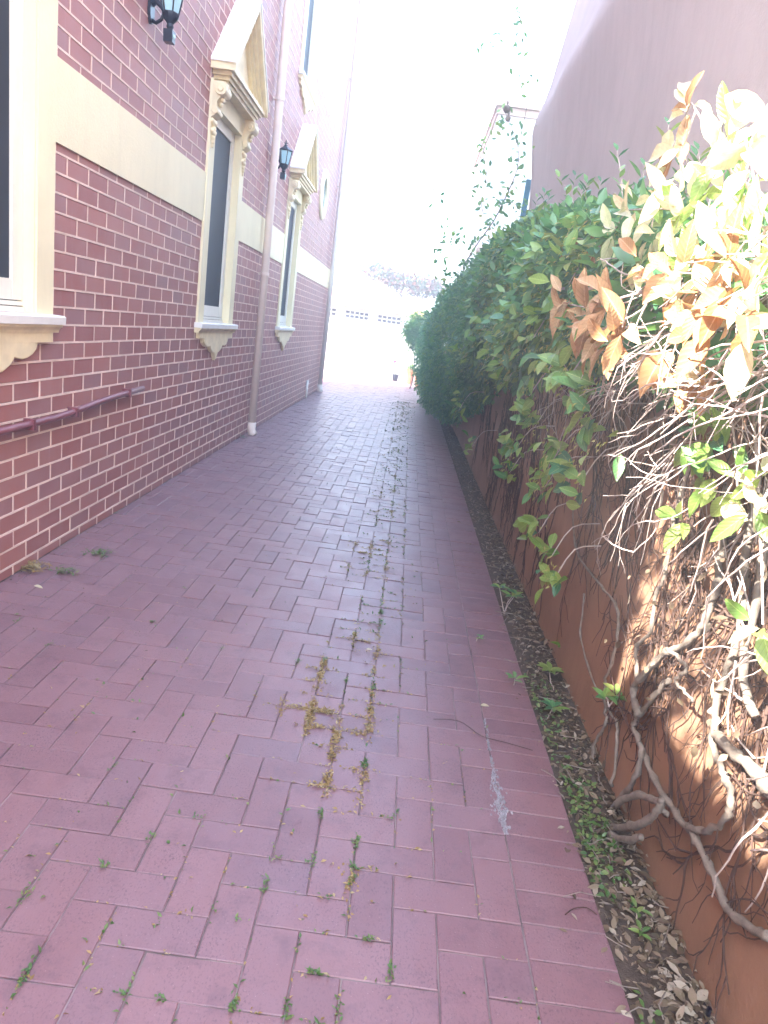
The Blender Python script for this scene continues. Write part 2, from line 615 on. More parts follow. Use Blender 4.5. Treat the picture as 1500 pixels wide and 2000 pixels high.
# ================================================================== GROUND
XL = -1.91                       # face of the brick building
A0, X0, Y0 = 0.1178, 0.1635, 2.1886   # paver module and lattice origin
X_SOL = X0 + 3 * A0              # herringbone meets the edge course
X_EDGE = X_SOL + 2 * A0          # edge of the paving
ground = tag(build(MB().add([(-60, -40, -0.03), (60, -40, -0.03), (60, 120, -0.03), (-60, 120, -0.03)], [(0, 1, 2, 3)]), 'ground', M['soil']), kind='structure')
paving = tag(build(MB().box((XL - 0.02, -1.0, -0.028), (X_EDGE - 0.004, 26.0, -0.0045)), 'paving', M['joint']), kind='structure')
court = tag(build(MB().box((-14, 16.0, -0.026), (XL - 0.022, 26.0, -0.004)), 'courtyard_paving', M['apron_paving']), kind='structure')
build(MB().box((X_EDGE + 0.001, 14.0, -0.027), (9, 26.0, -0.006)), 'courtyard_paving', M['apron_paving'])['kind'] = 'structure'


def paver_block(lx, ly):
    """chamfered clay block, centred, top at z=0"""
    b = 0.0022
    hx, hy = lx / 2, ly / 2
    vs = [(-hx, -hy, -0.02), (hx, -hy, -0.02), (hx, hy, -0.02), (-hx, hy, -0.02),
          (-hx, -hy, -b), (hx, -hy, -b), (hx, hy, -b), (-hx, hy, -b),
          (-hx + b, -hy + b, 0), (hx - b, -hy + b, 0), (hx - b, hy - b, 0), (-hx + b, hy - b, 0)]
    fs = [(8, 9, 10, 11)]
    for i in range(4):
        j = (i + 1) % 4
        fs += [(i, j, 4 + j, 4 + i), (4 + i, 4 + j, 8 + j, 8 + i)]
    return vs, fs


pavers = []                       # cx, cy, lx, ly
G = 0.0034
i_min, j_min, j_max = -18, -14, 202
for i in range(i_min - 1, 3):
    for j in range(j_min, j_max):
        k = (i + j + 1) % 4
        if k == 0:
            xa, xb, ya, yb = i, i + 2, j, j + 1
        elif k == 2:
            xa, xb, ya, yb = i, i + 1, j, j + 2
        else:
            continue
        x0, x1 = X0 + xa * A0, X0 + xb * A0
        y0, y1 = Y0 + ya * A0, Y0 + yb * A0
        x0, x1 = max(x0, XL + 0.004), min(x1, X_SOL)
        if x1 - x0 < 0.03:
            continue
        pavers.append(((x0 + x1) / 2, (y0 + y1) / 2, x1 - x0 - G, y1 - y0 - G))
for j in range(j_min, j_max):
    pavers.append(((X_SOL + X_EDGE) / 2, Y0 + (j + 0.08) * A0 + A0 / 2, 2 * A0 - G - 0.002, A0 - G))
pavers.sort(key=lambda p: -px_area((p[0], p[1], 0), 1.0))
shared = {}
far = MB()
for n, (cx, cy, lx, ly) in enumerate(pavers):
    dz = rng.normal(0, 0.0013)
    tx, ty = rng.normal(0, 0.006, 2)
    if n < 300:
        key = (round(lx, 3), round(ly, 3))
        if key not in shared:
            mb = MB()
            mb.add(*paver_block(lx, ly))
            shared[key] = mb.mesh('paver', M['paver'])
        o = put('paver', shared[key], paving, (cx, cy, dz))
        o.rotation_euler = (tx, ty, rng.normal(0, 0.004))
    else:
        vs, fs = paver_block(lx, ly)
        far.add([(cx + x, cy + y, z + dz + x * ty + y * tx) for x, y, z in vs], fs)
build(far, 'far_pavers', M['paver'], paving, kind='stuff')

# cement smear over the joint of the edge course
mb = MB()
for k in range(420):
    t_ = rng.random()
    p = on_g(946 + 40 * t_, 1405 + 225 * t_)
    w_ = math.exp(-((t_ - 0.72) / 0.22) ** 2)
    if rng.random() > 0.25 + w_:
        continue
    r = 0.002 + 0.0045 * rng.random()
    q = p + np.array([rng.normal(0, 0.003 + 0.011 * w_), rng.normal(0, 0.006), 0])
    a0 = rng.random() * 6
    n = 6
    ring = [(q[0] + r * (0.6 + 0.6 * rng.random()) * math.cos(a0 + 6.283 * i / n), q[1] + 1.8 * r * (0.6 + 0.6 * rng.random()) * math.sin(a0 + 6.283 * i / n)) for i in range(n)]
    mb.add([(x, y, -0.004) for x, y in ring] + [(q[0] + (x - q[0]) * 0.6, q[1] + (y - q[1]) * 0.6, 0.0022 + 0.0015 * rng.random()) for x, y in ring],
           [tuple(n + i for i in range(n))] + [(i, (i + 1) % n, n + (i + 1) % n, n + i) for i in range(n)])
build(mb, 'cement_smear', M['cement'], paving, kind='stuff')

# ================================================================== BRICK BUILDING
Y_A, Y_B, Z_TOP = 0.05, 16.0, 9.6
building = thing('brick_building', (XL, (Y_A + Y_B) / 2, 0), 'tall red brick building with white tuck pointing and cream trim along the driveway', 'building')
WIN = [(3.19, 0.0), (7.07, 0.0), (10.92, 0.0), (10.92, 3.25)]
holes = [(c - 0.63, c + 0.63, 1.345 + dz, 3.30 + dz) for c, dz in WIN]
BAND = (2.19, 2.575)
# backing sheet with real window openings
ys = sorted({Y_A, Y_B} | {h[0] for h in holes} | {h[1] for h in holes})
zs = sorted({0.0, Z_TOP} | {h[2] for h in holes} | {h[3] for h in holes})
mb = MB()
for a, b in zip(ys, ys[1:]):
    for c, d in zip(zs, zs[1:]):
        if any(h[0] <= (a + b) / 2 <= h[1] and h[2] <= (c + d) / 2 <= h[3] for h in holes):
            continue
        mb.add([(XL - 0.006, a, c), (XL - 0.006, b, c), (XL - 0.006, b, d), (XL - 0.006, a, d)], [(0, 1, 2, 3)])
xb = -5.5
mb.add([(XL - 0.006, Y_B, 0), (xb, Y_B, 0), (xb, Y_B, Z_TOP), (XL - 0.006, Y_B, Z_TOP)], [(0, 1, 2, 3)])
mb.add([(XL - 0.006, Y_A, 0), (xb, Y_A, 0), (xb, Y_A, Z_TOP), (XL - 0.006, Y_A, Z_TOP)], [(3, 2, 1, 0)])
mb.add([(xb, Y_A, 0), (xb, Y_B, 0), (xb, Y_B, Z_TOP), (xb, Y_A, Z_TOP)], [(3, 2, 1, 0)])
mb.add([(XL - 0.006, Y_A, Z_TOP), (XL - 0.006, Y_B, Z_TOP), (xb, Y_B, Z_TOP), (xb, Y_A, Z_TOP)], [(0, 1, 2, 3)])
build(mb, 'wall', M['backing'], building)
# unseen lower wing, added to shade the foot of the orange wall
mb = MB().box((-6.5, -7.0, 0), (XL, Y_A - 0.004, 3.50)).box((-6.7, -7.2, 3.50), (XL + 0.12, Y_A - 0.006, 3.66))
build(mb, 'unseen_shade_wing', M['brick'], building)
n_ = 380
pc = np.stack([XL + 0.10 + 0.25 * rng.random(n_), Y_A - 4.2 * rng.random(n_), 3.45 + 0.55 * rng.random(n_) ** 1.6], 1)
pc2 = np.stack([XL + 0.02 + 0.30 * rng.random(110), Y_A - 0.30 + 0.55 * rng.random(110), 3.5 + 2.2 * rng.random(110)], 1)
DAPPLE_LEAVES = np.concatenate([pc, pc2])  # unseen leaves, added to roughen the sun edge on the orange wall
mb = MB().box((xb - 0.2, Y_A - 0.2, Z_TOP + 0.002), (XL + 0.2, Y_B + 0.2, Z_TOP + 0.3))
build(mb, 'parapet', M['cream'], building)

# bricks
COURSE, MOD, RB = 0.0951, 0.2575, 0.0062
round_c, round_r = (13.65, 3.68), 0.41


def subtract(r, h):
    a, b, c, d = r
    if b <= h[0] or a >= h[1] or d <= h[2] or c >= h[3]:
        return [r]
    out = []
    if a < h[0]:
        out.append((a, h[0], c, d))
    if b > h[1]:
        out.append((h[1], b, c, d))
    a2, b2 = max(a, h[0]), min(b, h[1])
    if c < h[2]:
        out.append((a2, b2, c, h[2]))
    if d > h[3]:
        out.append((a2, b2, h[3], d))
    return out


cuts = holes + [(Y_A - 1, Y_B + 1, BAND[0], BAND[1])]
bricks, joints = [], []
n_rows = int(Z_TOP / COURSE)
for row in range(-1, n_rows):
    z0 = 0.055 + row * COURSE
    off = 3.60 + (MOD / 2 if row % 2 else 0)
    k0 = int(math.floor((0.6 - off) / MOD))
    k1 = int(math.ceil((Y_B - off) / MOD))
    for k in range(k0, k1 + 1):
        y0 = off + k * MOD
        r = (max(y0, 0.4), min(y0 + MOD, Y_B), max(z0, 0.0), min(z0 + COURSE, Z_TOP))
        if r[1] - r[0] < 0.02:
            continue
        pcs = [(max(r[0], y0 + RB), min(r[1], y0 + MOD - RB), r[2] + (RB if z0 >= 0 else 0.001), r[3] - RB)]
        for h in cuts:
            pcs = [q for p in pcs for q in subtract(p, h)]
        for p in pcs:
            cy, cz = (p[0] + p[1]) / 2, (p[2] + p[3]) / 2
            if p[1] - p[0] > 0.02 and p[3] - p[2] > 0.015 and (cy - round_c[0]) ** 2 + (cz - round_c[1]) ** 2 > 0.33 ** 2:
                bricks.append(p)
        js = [(y0 - 0.0048, y0 + 0.0048, r[2], r[3])]
        for h in cuts:
            js = [q for p in js for q in subtract(p, h)]
        joints += [(q, 0.0) for q in js if q[0] > 0.4 and q[3] - q[2] > 0.01 and (q[0] - round_c[0]) ** 2 + (q[2] - round_c[1]) ** 2 > 0.4 ** 2]
    js = [(0.4, Y_B, z0 - 0.0055, z0 + 0.0055)] if z0 > 0 else []
    for h in cuts:
        js = [q for p in js for q in subtract(p, h)]
    joints += [(q, 0.0009) for q in js if q[3] - q[2] > 0.004]
bricks.sort(key=lambda p: -px_area((XL, (p[0] + p[1]) / 2, (p[2] + p[3]) / 2), math.sqrt((p[1] - p[0]) * (p[3] - p[2]))))


def brick_block(ly, lz):
    b = 0.002
    hy, hz = ly / 2, lz / 2
    back = [(-0.02, -hy, -hz), (-0.02, hy, -hz), (-0.02, hy, hz), (-0.02, -hy, hz)]
    mid = [(-b, y, z) for _, y, z in back]
    fr = [(0, -hy + b, -hz + b), (0, hy - b, -hz + b), (0, hy - b, hz - b), (0, -hy + b, hz - b)]
    fs = [(8, 9, 10, 11)]
    for i in range(4):
        j = (i + 1) % 4
        fs += [(i, j, 4 + j, 4 + i), (4 + i, 4 + j, 8 + j, 8 + i)]
    return back + mid + fr, fs


shared, far = {}, MB()
for n, p in enumerate(bricks):
    ly, lz = p[1] - p[0], p[3] - p[2]
    cy, cz = (p[0] + p[1]) / 2, (p[2] + p[3]) / 2
    dx = rng.normal(0, 0.0009)
    if n < 300:
        key = (round(ly, 3), round(lz, 3))
        if key not in shared:
            shared[key] = MB().add(*brick_block(ly, lz)).mesh('brick', M['brick'])
        put('brick', shared[key], building, (XL + dx, cy, cz)).rotation_euler = (0, rng.normal(0, 0.008), rng.normal(0, 0.004))
    else:
        vs, fs = brick_block(ly, lz)
        far.add([(XL + dx + x, cy + y, cz + z) for x, y, z in vs], fs)
build(far, 'far_bricks', M['brick'], building, kind='stuff')
mb = MB()
for (a, b, c, d), dx in joints:
    # ribbon pointing: slightly proud of the bricks and a little wavy
    L = b - a
    seg = max(1, int(L / 0.35))
    ya = np.linspace(a, b, seg + 1)
    wob = rng.normal(0, 0.0007, seg + 1)
    for s in range(seg):
        x1 = XL + 0.0016 + dx
        v = [(XL - 0.006, ya[s], c + wob[s]), (XL - 0.006, ya[s + 1], c + wob[s + 1]), (XL - 0.006, ya[s + 1], d + wob[s + 1]), (XL - 0.006, ya[s], d + wob[s])]
        v += [(x1, y, z) for _, y, z in v]
        mb.add(v, [(4, 5, 6, 7), (0, 1, 5, 4), (2, 3, 7, 6)] + ([(1, 2, 6, 5), (3, 0, 4, 7)] if seg == 1 else []))
build(mb, 'mortar_joints', M['mortar'], building, kind='stuff')

# cream band
mb = MB()
edges = [0.4] + [v for c in (3.19, 7.07, 10.92) for v in (c - 0.628, c + 0.628)] + [Y_B + 0.012]
for a, b in zip(edges[::2], edges[1::2]):
    mb.box((XL - 0.02, a, BAND[0]), (XL + 0.012, b, BAND[1]))
build(mb, 'band', M['cream'], building)


def make_window(cy, dz, label):
    Z = lambda z: z + dz
    Yc = lambda u: cy + u
    mb = MB()
    for s in (-1, 1):
        a, b = sorted((Yc(0.46 * s), Yc(0.63 * s)))
        mb.box((XL - 0.075, a, Z(1.345)), (XL + 0.02, b, Z(3.30)))
        a, b = sorted((Yc(0.452 * s), Yc(0.459 * s)))
        mb.box((XL - 0.075, a, Z(1.345)), (XL + 0.008, b, Z(3.125)))
    mb.box((XL - 0.075, Yc(-0.459), Z(3.13)), (XL + 0.018, Yc(0.459), Z(3.298)))
    w = build(mb, 'window', M['cream'], building)
    tag(w, label=label)
    # sash
    mb = MB()
    xs0, xs1 = XL - 0.085, XL - 0.05
    mb.box((xs0, Yc(-0.451), Z(1.402)), (xs1, Yc(-0.365), Z(3.128)))
    mb.box((xs0, Yc(0.365), Z(1.402)), (xs1, Yc(0.451), Z(3.128)))
    mb.box((xs0, Yc(-0.364), Z(1.402)), (xs1 - 0.003, Yc(0.364), Z(1.50)))
    mb.box((xs0, Yc(-0.364), Z(3.04)), (xs1 - 0.003, Yc(0.364), Z(3.128)))
    mb.box((xs0, Yc(-0.451), Z(1.346)), (xs1 + 0.012, Yc(0.451), Z(1.371)))
    mb.box((xs0, Yc(-0.451), Z(1.376)), (xs1 + 0.006, Yc(0.451), Z(1.397)))
    build(mb, 'sash_frame', M['sash'], w)
    build(MB().box((xs0 + 0.004, Yc(-0.37), Z(1.49)), (xs1 - 0.018, Yc(0.37), Z(3.05))), 'pane', M['screen'], w)
    # sill
    mb = MB()
    prof = [(XL - 0.05, 1.300), (XL + 0.072, 1.300), (XL + 0.074, 1.338), (XL + 0.060, 1.3449), (XL - 0.05, 1.3449)]
    mb.prism_y([(x, Z(z)) for x, z in prof], Yc(-0.665), Yc(0.665))
    build(mb, 'sill', M['cap'], w)
    mb = MB()
    prof = [(XL - 0.03, 1.255), (XL + 0.040, 1.255), (XL + 0.043, 1.268), (XL + 0.052, 1.280), (XL + 0.062, 1.287), (XL + 0.064, 1.2985), (XL - 0.03, 1.2985)]
    mb.prism_y([(x, Z(z)) for x, z in prof], Yc(-0.655), Yc(0.655))
    mb.box((XL - 0.03, Yc(-0.60), Z(1.206)), (XL + 0.036, Yc(0.60), Z(1.2545)))
    build(mb, 'sill_moulding', M['trim'], w)
    half = [(0.46, 1.2055), (0.445, 1.172), (0.41, 1.147), (0.36, 1.130), (0.31, 1.124), (0.265, 1.130), (0.240, 1.136), (0.225, 1.118), (0.19, 1.095),
            (0.135, 1.072), (0.09, 1.066), (0.068, 1.062), (0.05, 1.040), (0.028, 1.020), (0.0, 0.990)]
    poly = [(Yc(u), Z(z)) for u, z in reversed(half)] + [(Yc(-u), Z(z)) for u, z in half[:-1]]
    mb = MB().prism_x(poly, XL - 0.02, XL + 0.028)
    poly2 = [(cy + (y - cy) * 0.94, Z(1.205) + (z - Z(1.205)) * 0.94) for y, z in poly]
    mb.prism_x(poly2, XL + 0.0281, XL + 0.036)
    build(mb, 'apron', M['trim'], w)
    # pediment : raking cornice in three steps over a tympanum, on a stepped horizontal cornice
    ze, za, hw = Z(3.43), Z(4.11), 0.66
    mb = MB()
    steps = [(0.000, 0.045, 0.205), (0.046, 0.085, 0.165), (0.086, 0.120, 0.135), (0.121, 0.150, 0.11)]
    k = (za - ze) / hw
    nz = math.sqrt(1 + k * k)
    for t0, t1, d in steps:
        for s in (-1, 1):
            a = [(s * hw, ze - t0 * nz), (0, za - t0 * nz), (0, za - t1 * nz), (s * hw, ze - t1 * nz)]
            if t1 > 0.05:      # the inner steps stop on the cornice
                zc = Z(3.402)
                a = []
                for tt in (t0, t1):
                    u = min(hw, (za - tt * nz - zc) / k)
                    a.append((s * u, max(zc, za - tt * nz - k * u)))
                a = [a[0], (0, za - t0 * nz), (0, za - t1 * nz), a[1]]
            poly = [(Yc(u), z) for u, z in a]
            if s == 1:
                poly.reverse()
            poly.reverse()
            mb.prism_x(poly, XL - 0.02, XL + d)
    ped = build(mb, 'pediment', M['trim'], w)
    mb = MB()
    zc = Z(3.402)
    u = (za - 0.1505 * nz - zc) / k
    mb.prism_x([(Yc(-u), zc), (Yc(u), zc), (Yc(0), za - 0.1505 * nz)], XL - 0.02, XL + 0.075)
    build(mb, 'tympanum', M['trim'], w)
    # roof sheet of the pediment
    mb = MB()
    for s in (-1, 1):
        a = [(s * (hw + 0.012), ze + 0.001 - 0.012 * k), (0, za + 0.001), (0, za + 0.02), (s * (hw + 0.012), ze + 0.02 - 0.012 * k)]
        poly = [(Yc(u_), z) for u_, z in a]
        if s == 1:
            poly.reverse()
        mb.prism_x(poly[::-1], XL - 0.01, XL + 0.215)
    build(mb, 'pediment_roof', M['cap'], w)
    mb = MB()
    for z0, z1, d, e in ((3.284, 3.312, 0.115, 0.54), (3.3125, 3.340, 0.135, 0.565), (3.3405, 3.372, 0.16, 0.60), (3.3725, 3.4015, 0.182, 0.635)):
        mb.box((XL - 0.02, Yc(-e), Z(z0)), (XL + d, Yc(e), Z(z1)))
    build(mb, 'cornice', M['trim'], w)
    for s in (-1, 1):
        c0 = 0.555 * s
        a, b = Yc(c0 - 0.075), Yc(c0 + 0.075)
        mb = MB()
        # S-shaped console seen from the side
        prof = [(0.021, 3.283), (0.115, 3.283), (0.128, 3.262), (0.130, 3.225), (0.112, 3.190), (0.082, 3.165), (0.062, 3.130), (0.058, 3.095), (0.068, 3.070), (0.060, 3.040), (0.040, 3.022), (0.021, 3.015)]
        mb.prism_y([(XL + d, Z(z)) for d, z in prof], a, b)
        mb.lathe((XL + 0.088, a - 0.012, Z(3.225)), [(0.046, 0), (0.050, 0.008), (0.050, 0.166), (0.046, 0.174)], 14, 'y')
        mb.lathe((XL + 0.088, a - 0.020, Z(3.225)), [(0.020, 0), (0.026, 0.008), (0.026, 0.182), (0.020, 0.190)], 10, 'y')
        mb.lathe((XL + 0.048, a - 0.008, Z(3.062)), [(0.024, 0), (0.027, 0.006), (0.027, 0.160), (0.024, 0.166)], 12, 'y')
        for q in range(5):
            mb.blob((XL + 0.118 - 0.010 * q, Yc(c0), Z(3.262 - 0.035 * q)), (0.020, 0.050 - 0.005 * q, 0.022))
        build(mb, 'scroll_bracket', M['trim'], w, smooth=False)
        mb = MB()
        for q, (dz2, ru, rz, rx) in enumerate(((2.975, 0.058, 0.03, 0.026), (2.935, 0.030, 0.03, 0.024), (2.900, 0.050, 0.026, 0.024), (2.865, 0.036, 0.026, 0.02), (2.835, 0.024, 0.024, 0.018), (2.805, 0.012, 0.022, 0.012))):
            mb.blob((XL + 0.026, Yc(c0), Z(dz2)), (rx, ru, rz))
            if q in (0, 2):
                for t_ in (-1, 1):
                    mb.blob((XL + 0.026, Yc(c0 + t_ * ru * 0.9), Z(dz2 + 0.012)), (0.018, 0.022, 0.020))
        build(mb, 'festoon_drop', M['trim'], w, smooth=True)
    return w


make_window(3.19, 0.0, 'nearest sash window with its sill cut by the edge of the picture')
make_window(7.07, 0.0, 'sash window between the black lanterns')
make_window(10.92, 0.0, 'ground floor sash window beyond the first downpipe')
make_window(10.92, 3.25, 'upper floor sash window')
# round window
mb = MB()
cy, cz = round_c
mb.lathe((XL - 0.05, cy, cz), [(0.27, 0.06), (0.275, 0.095), (0.33, 0.105), (0.40, 0.10), (0.42, 0.075), (0.42, 0.0)], 32, 'x')
mb.f.pop(-2)
rw = build(mb, 'round_window', M['cream'], building)
build(MB().lathe((XL - 0.05, cy, cz), [(0.268, 0.0), (0.268, 0.062)], 32, 'x'), 'pane', M['pane'], rw)


# ------------------------------------------------------------------ downpipes, conduit, lanterns
def downpipe(y, r, mat, label, collars):
    x = XL + 0.03 + r
    t_ = thing('downpipe', (x, y, 0), label, 'downpipe', 'downpipes on the brick wall')
    mb = MB().tube([(x, y, 0.10), (x, y, 3.0), (x, y, 6.0), (x, y, Z_TOP)], r, 14)
    build(mb, 'pipe', M[mat], t_, smooth=True)
    mb = MB().tube([(x, y, 0.16), (x, y, 0.07), (x + 0.015, y - 0.004, 0.025), (x + 0.05, y - 0.012, 0.004)], [r + 0.006, r + 0.006, r + 0.008, r + 0.008], 14)
    build(mb, 'shoe', M[mat], t_, smooth=True)
    for z in collars:
        mb = MB().lathe((x, y, z), [(r + 0.001, -0.02), (r + 0.007, -0.018), (r + 0.007, 0.018), (r + 0.001, 0.02)], 14)
        mb.box((XL - 0.004, y - 0.012, z - 0.012), (x, y + 0.012, z + 0.012))
        build(mb, 'bracket', M[mat], t_)
    return t_


downpipe(8.86, 0.046, 'pipe', 'beige round downpipe standing between the second and third ground floor windows', (1.95, 3.85, 5.8))
downpipe(15.72, 0.05, 'whitepipe', 'pale downpipe at the far corner of the brick building', (2.3, 4.2, 6.2))
mb_t = thing('wall_stub', (XL + 0.03, 14.0, 0), 'short pale pipe stub against the base of the brick wall near its far end', 'pipe')
build(MB().tube([(XL + 0.03, 14.0, 0.0), (XL + 0.03, 14.03, 0.16), (XL + 0.02, 14.1, 0.34)], 0.022, 8), 'stub', M['whitepipe'], mb_t, smooth=True)

cpts = [on_x(px, py, XL + 0.035) for px, py in ((-60, 858), (0, 843), (60, 828), (105, 817), (145, 804), (185, 788), (220, 776), (250, 767), (279, 758))]
ct = thing('wall_pipe', cpts[4], 'thin maroon painted pipe running low along the brick wall', 'pipe')
build(MB().tube(cpts, 0.019, 10), 'pipe', M['conduit'], ct, smooth=True)
for k in (2, 4, 7):
    p = cpts[k]
    mb = MB().box((XL - 0.002, p[1] - 0.012, p[2] - 0.03), (p[0] + 0.022, p[1] + 0.012, p[2] + 0.026))
    build(mb, 'clip', M['conduit'], ct)


def lantern(y, label):
    x = XL + 0.15
    z0 = 3.07
    t_ = thing('wall_lantern', (XL, y, z0), label, 'wall lantern', 'black lanterns on the brick wall')
    # back plate and arm
    mb = MB().prism_x([(y + 0.045 * math.cos(a), z0 + 0.21 + 0.10 * math.sin(a)) for a in np.linspace(0, 2 * math.pi, 17)[:-1]], XL - 0.002, XL + 0.022)
    build(mb, 'back_plate', M['black'], t_)
    mb = MB().tube([(XL + 0.015, y, z0 + 0.25), (XL + 0.05, y, z0 + 0.27), (XL + 0.09, y, z0 + 0.235), (XL + 0.12, y, z0 + 0.19), (x, y, z0 + 0.18)], [0.026, 0.022, 0.018, 0.018, 0.02], 8)
    mb.tube([(XL + 0.015, y, z0 + 0.14), (XL + 0.05, y, z0 + 0.125), (XL + 0.085, y, z0 + 0.15), (XL + 0.10, y, z0 + 0.19)], [0.016, 0.014, 0.013, 0.012], 8)
    build(mb, 'arm', M['black'], t_, smooth=True)
    # movement sensor hanging under the stem
    mb = MB().prism_x([(y - 0.034, z0 + 0.0), (y + 0.034, z0 + 0.0), (y + 0.038, z0 + 0.085), (y - 0.038, z0 + 0.085)], x - 0.034, x + 0.030, 0.006)
    s_ = build(mb, 'sensor_box', M['black'], t_)
    build(MB().lathe((x + 0.0295, y, z0 + 0.045), [(0.017, 0), (0.015, 0.007), (0.006, 0.011)], 12, 'x'), 'sensor_eye', M['lens'], s_)
    mb = MB().lathe((x, y, z0), [(0.018, 0.085), (0.020, 0.095), (0.026, 0.11), (0.022, 0.13), (0.034, 0.145), (0.048, 0.16), (0.056, 0.175), (0.060, 0.19), (0.060, 0.199)], 12)
    build(mb, 'cup', M['black'], t_)
    # six tapered panes in an iron frame
    r0, r1, za, zb = 0.057, 0.092, z0 + 0.20, z0 + 0.38
    fr = MB()
    for k in range(6):
        a0, a1 = math.pi / 3 * k, math.pi / 3 * (k + 1)
        P = lambda r, a, z: (x + r * math.cos(a), y + r * math.sin(a), z)
        fr.tube([P(r0, a0, za), P(r1, a0, zb)], 0.0055, 5)
        fr.tube([P(r1, a0, zb), P(r1, a1, zb)], 0.006, 5)
        fr.tube([P(r0, a0, za), P(r0, a1, za)], 0.006, 5)
        q = [P(r0 - 0.003, a0, za), P(r0 - 0.003, a1, za), P(r1 - 0.003, a1, zb), P(r1 - 0.003, a0, zb)]
        q2 = [P(r0 - 0.007, a0, za), P(r0 - 0.007, a1, za), P(r1 - 0.007, a1, zb), P(r1 - 0.007, a0, zb)]
        build(MB().add(q + q2, [(0, 1, 2, 3), (7, 6, 5, 4), (0, 4, 5, 1), (2, 6, 7, 3)]), 'glass_pane', M['lens'], t_)
    build(fr, 'lantern_frame', M['black'], t_)
    build(MB().lathe((x, y, z0), [(0.100, 0.382), (0.103, 0.390), (0.075, 0.41), (0.045, 0.43), (0.026, 0.445), (0.020, 0.452), (0.026, 0.458), (0.012, 0.468)], 6), 'cap', M['black'], t_)
    mb = MB().lathe((x, y, z0), [(0.008, 0.468), (0.013, 0.476), (0.008, 0.485), (0.009, 0.50), (0.003, 0.53)], 8)
    for a in range(4):
        mb.tube([(x, y, z0 + 0.476), (x + 0.028 * math.cos(a * 1.571), y + 0.028 * math.sin(a * 1.571), z0 + 0.49)], [0.006, 0.004], 5)
    build(mb, 'finial', M['black'], t_)
    build(MB().lathe((x, y, z0), [(0.018, 0.20), (0.02, 0.23), (0.028, 0.27), (0.03, 0.30), (0.02, 0.33), (0.006, 0.345)], 10), 'bulb', M['cap'], t_, smooth=True)
    t_.scale = (0.9, 0.86, 0.82)


lantern(5.04, 'black wall lantern cut by the top edge of the picture')
lantern(9.15, 'black hexagonal wall lantern just beyond the beige downpipe')

n_ = len(DAPPLE_LEAVES)
leaf_cloud('unseen_dapple_leaves', M['leaf_dark'], DAPPLE_LEAVES, rv(n_), rv(n_) + np.array([0.5, 0, 0.5]), 0.09 + 0.06 * rng.random(n_), 0.05 + 0.03 * rng.random(n_), building, 'far')  # foliage out of view, put here only to dapple the sunlight

# ================================================================== RIGHT SIDE WALL AND HOUSES
XR = 0.95
gw = tag(build(MB().box((XR, -3.0, -0.02), (XR + 0.23, 19.0, 1.80)).box((XR - 0.02, -3.0, 1.802), (XR + 0.25, 19.0, 1.86)), 'garden_wall', M['orange']),
         'orange rendered garden wall behind the jasmine on the right', 'wall')
build(MB().add([(X_EDGE, -1, -0.012), (XR + 0.01, -1, 0.004), (XR + 0.01, 19, 0.004), (X_EDGE, 19, -0.012)], [(0, 1, 2, 3)]), 'soil_bed', M['soil'])['kind'] = 'structure'

prof = [(1.30, 0), (1.30, 2.8), (1.285, 3.2), (1.25, 3.6), (1.20, 3.95), (1.175, 4.12), (1.178, 4.22), (1.205, 4.34), (1.265, 4.52), (1.31, 4.70), (1.44, 5.65), (1.60, 6.9), (1.62, 7.1), (1.70, 7.2), (2.0, 7.2), (2.0, 0)]
ny = 60
mb = MB()
Ys = np.linspace(-3.0, 10.0, ny)
nP = len(prof)
for y in Ys:
    for x, z in prof:
        w = 0.012 * math.sin(y * 1.7 + z) + 0.008 * math.sin(y * 4.1 - z * 2.3)
        mb.v.append((x + (w if 0 < z < 7.15 else 0), y, z))
for a in range(ny - 1):
    for b in range(nP - 1):
        mb.f.append((a * nP + b, (a + 1) * nP + b, (a + 1) * nP + b + 1, a * nP + b + 1))
mb.f.append(tuple((ny - 1) * nP + b for b in range(nP)))
mb.f.append(tuple(b for b in range(nP - 1, -1, -1)))
sh = thing('stucco_house', (1.6, 4, 0), 'mauve stucco house wall with a bulging flared edge above the hedge', 'house')
build(mb, 'wall', M['stucco'], sh, smooth=True)
mb = MB().box((1.21, 10.02, 2.35), (1.28, 10.10, 3.62))
mb.box((1.285, 10.02, 2.35), (1.95, 10.06, 2.42)).box((1.285, 10.02, 3.55), (1.95, 10.06, 3.62))
sw = build(mb, 'window_frame', M['turquoise'], sh, label='turquoise frame at the far end of the stucco wall')

fh = thing('far_house', (3.4, 17, 0), 'pale house with a tan parapet cornice beyond the stucco wall', 'house')
build(MB().box((1.02, 14.2, 0), (7, 19.5, 5.62)), 'wall', M['white_wall'], fh)
build(MB().box((0.96, 14.1, 5.622), (7.1, 19.6, 5.72)).box((0.99, 14.15, 5.50), (7.05, 19.55, 5.618)), 'cornice', M['far_tan'], fh)
gp = thing('gate_pillar', (1.05, 12.6, 0), 'pinkish rendered pillar rising out of the far hedge', 'pillar')
build(MB().box((0.93, 12.5, 0), (1.2, 12.75, 2.95)).box((0.90, 12.47, 2.952), (1.23, 12.78, 3.02)), 'shaft', M['far_tan'], gp)

# garage at the end of the drive
P0, P1 = on_g(628, 727), on_g(806, 746)
P0[2] = P1[2] = 0
ax = norm(P1 - P0)
nrm = np.array([ax[1], -ax[0], 0])            # towards the camera
gar = thing('garage', (P0 + P1) / 2, 'white garage with a row of small window lights under a yellow fascia', 'garage')


def gbox(mb, s0, s1, d0, d1, z0, z1):
    c = [P0 + ax * s + nrm * d for s, d in ((s0, d0), (s1, d0), (s1, d1), (s0, d1))]
    return mb.add([(p[0], p[1], z0) for p in c] + [(p[0], p[1], z1) for p in c],
                  [(0, 1, 2, 3), (7, 6, 5, 4), (0, 4, 5, 1), (1, 5, 6, 2), (2, 6, 7, 3), (3, 7, 4, 0)])


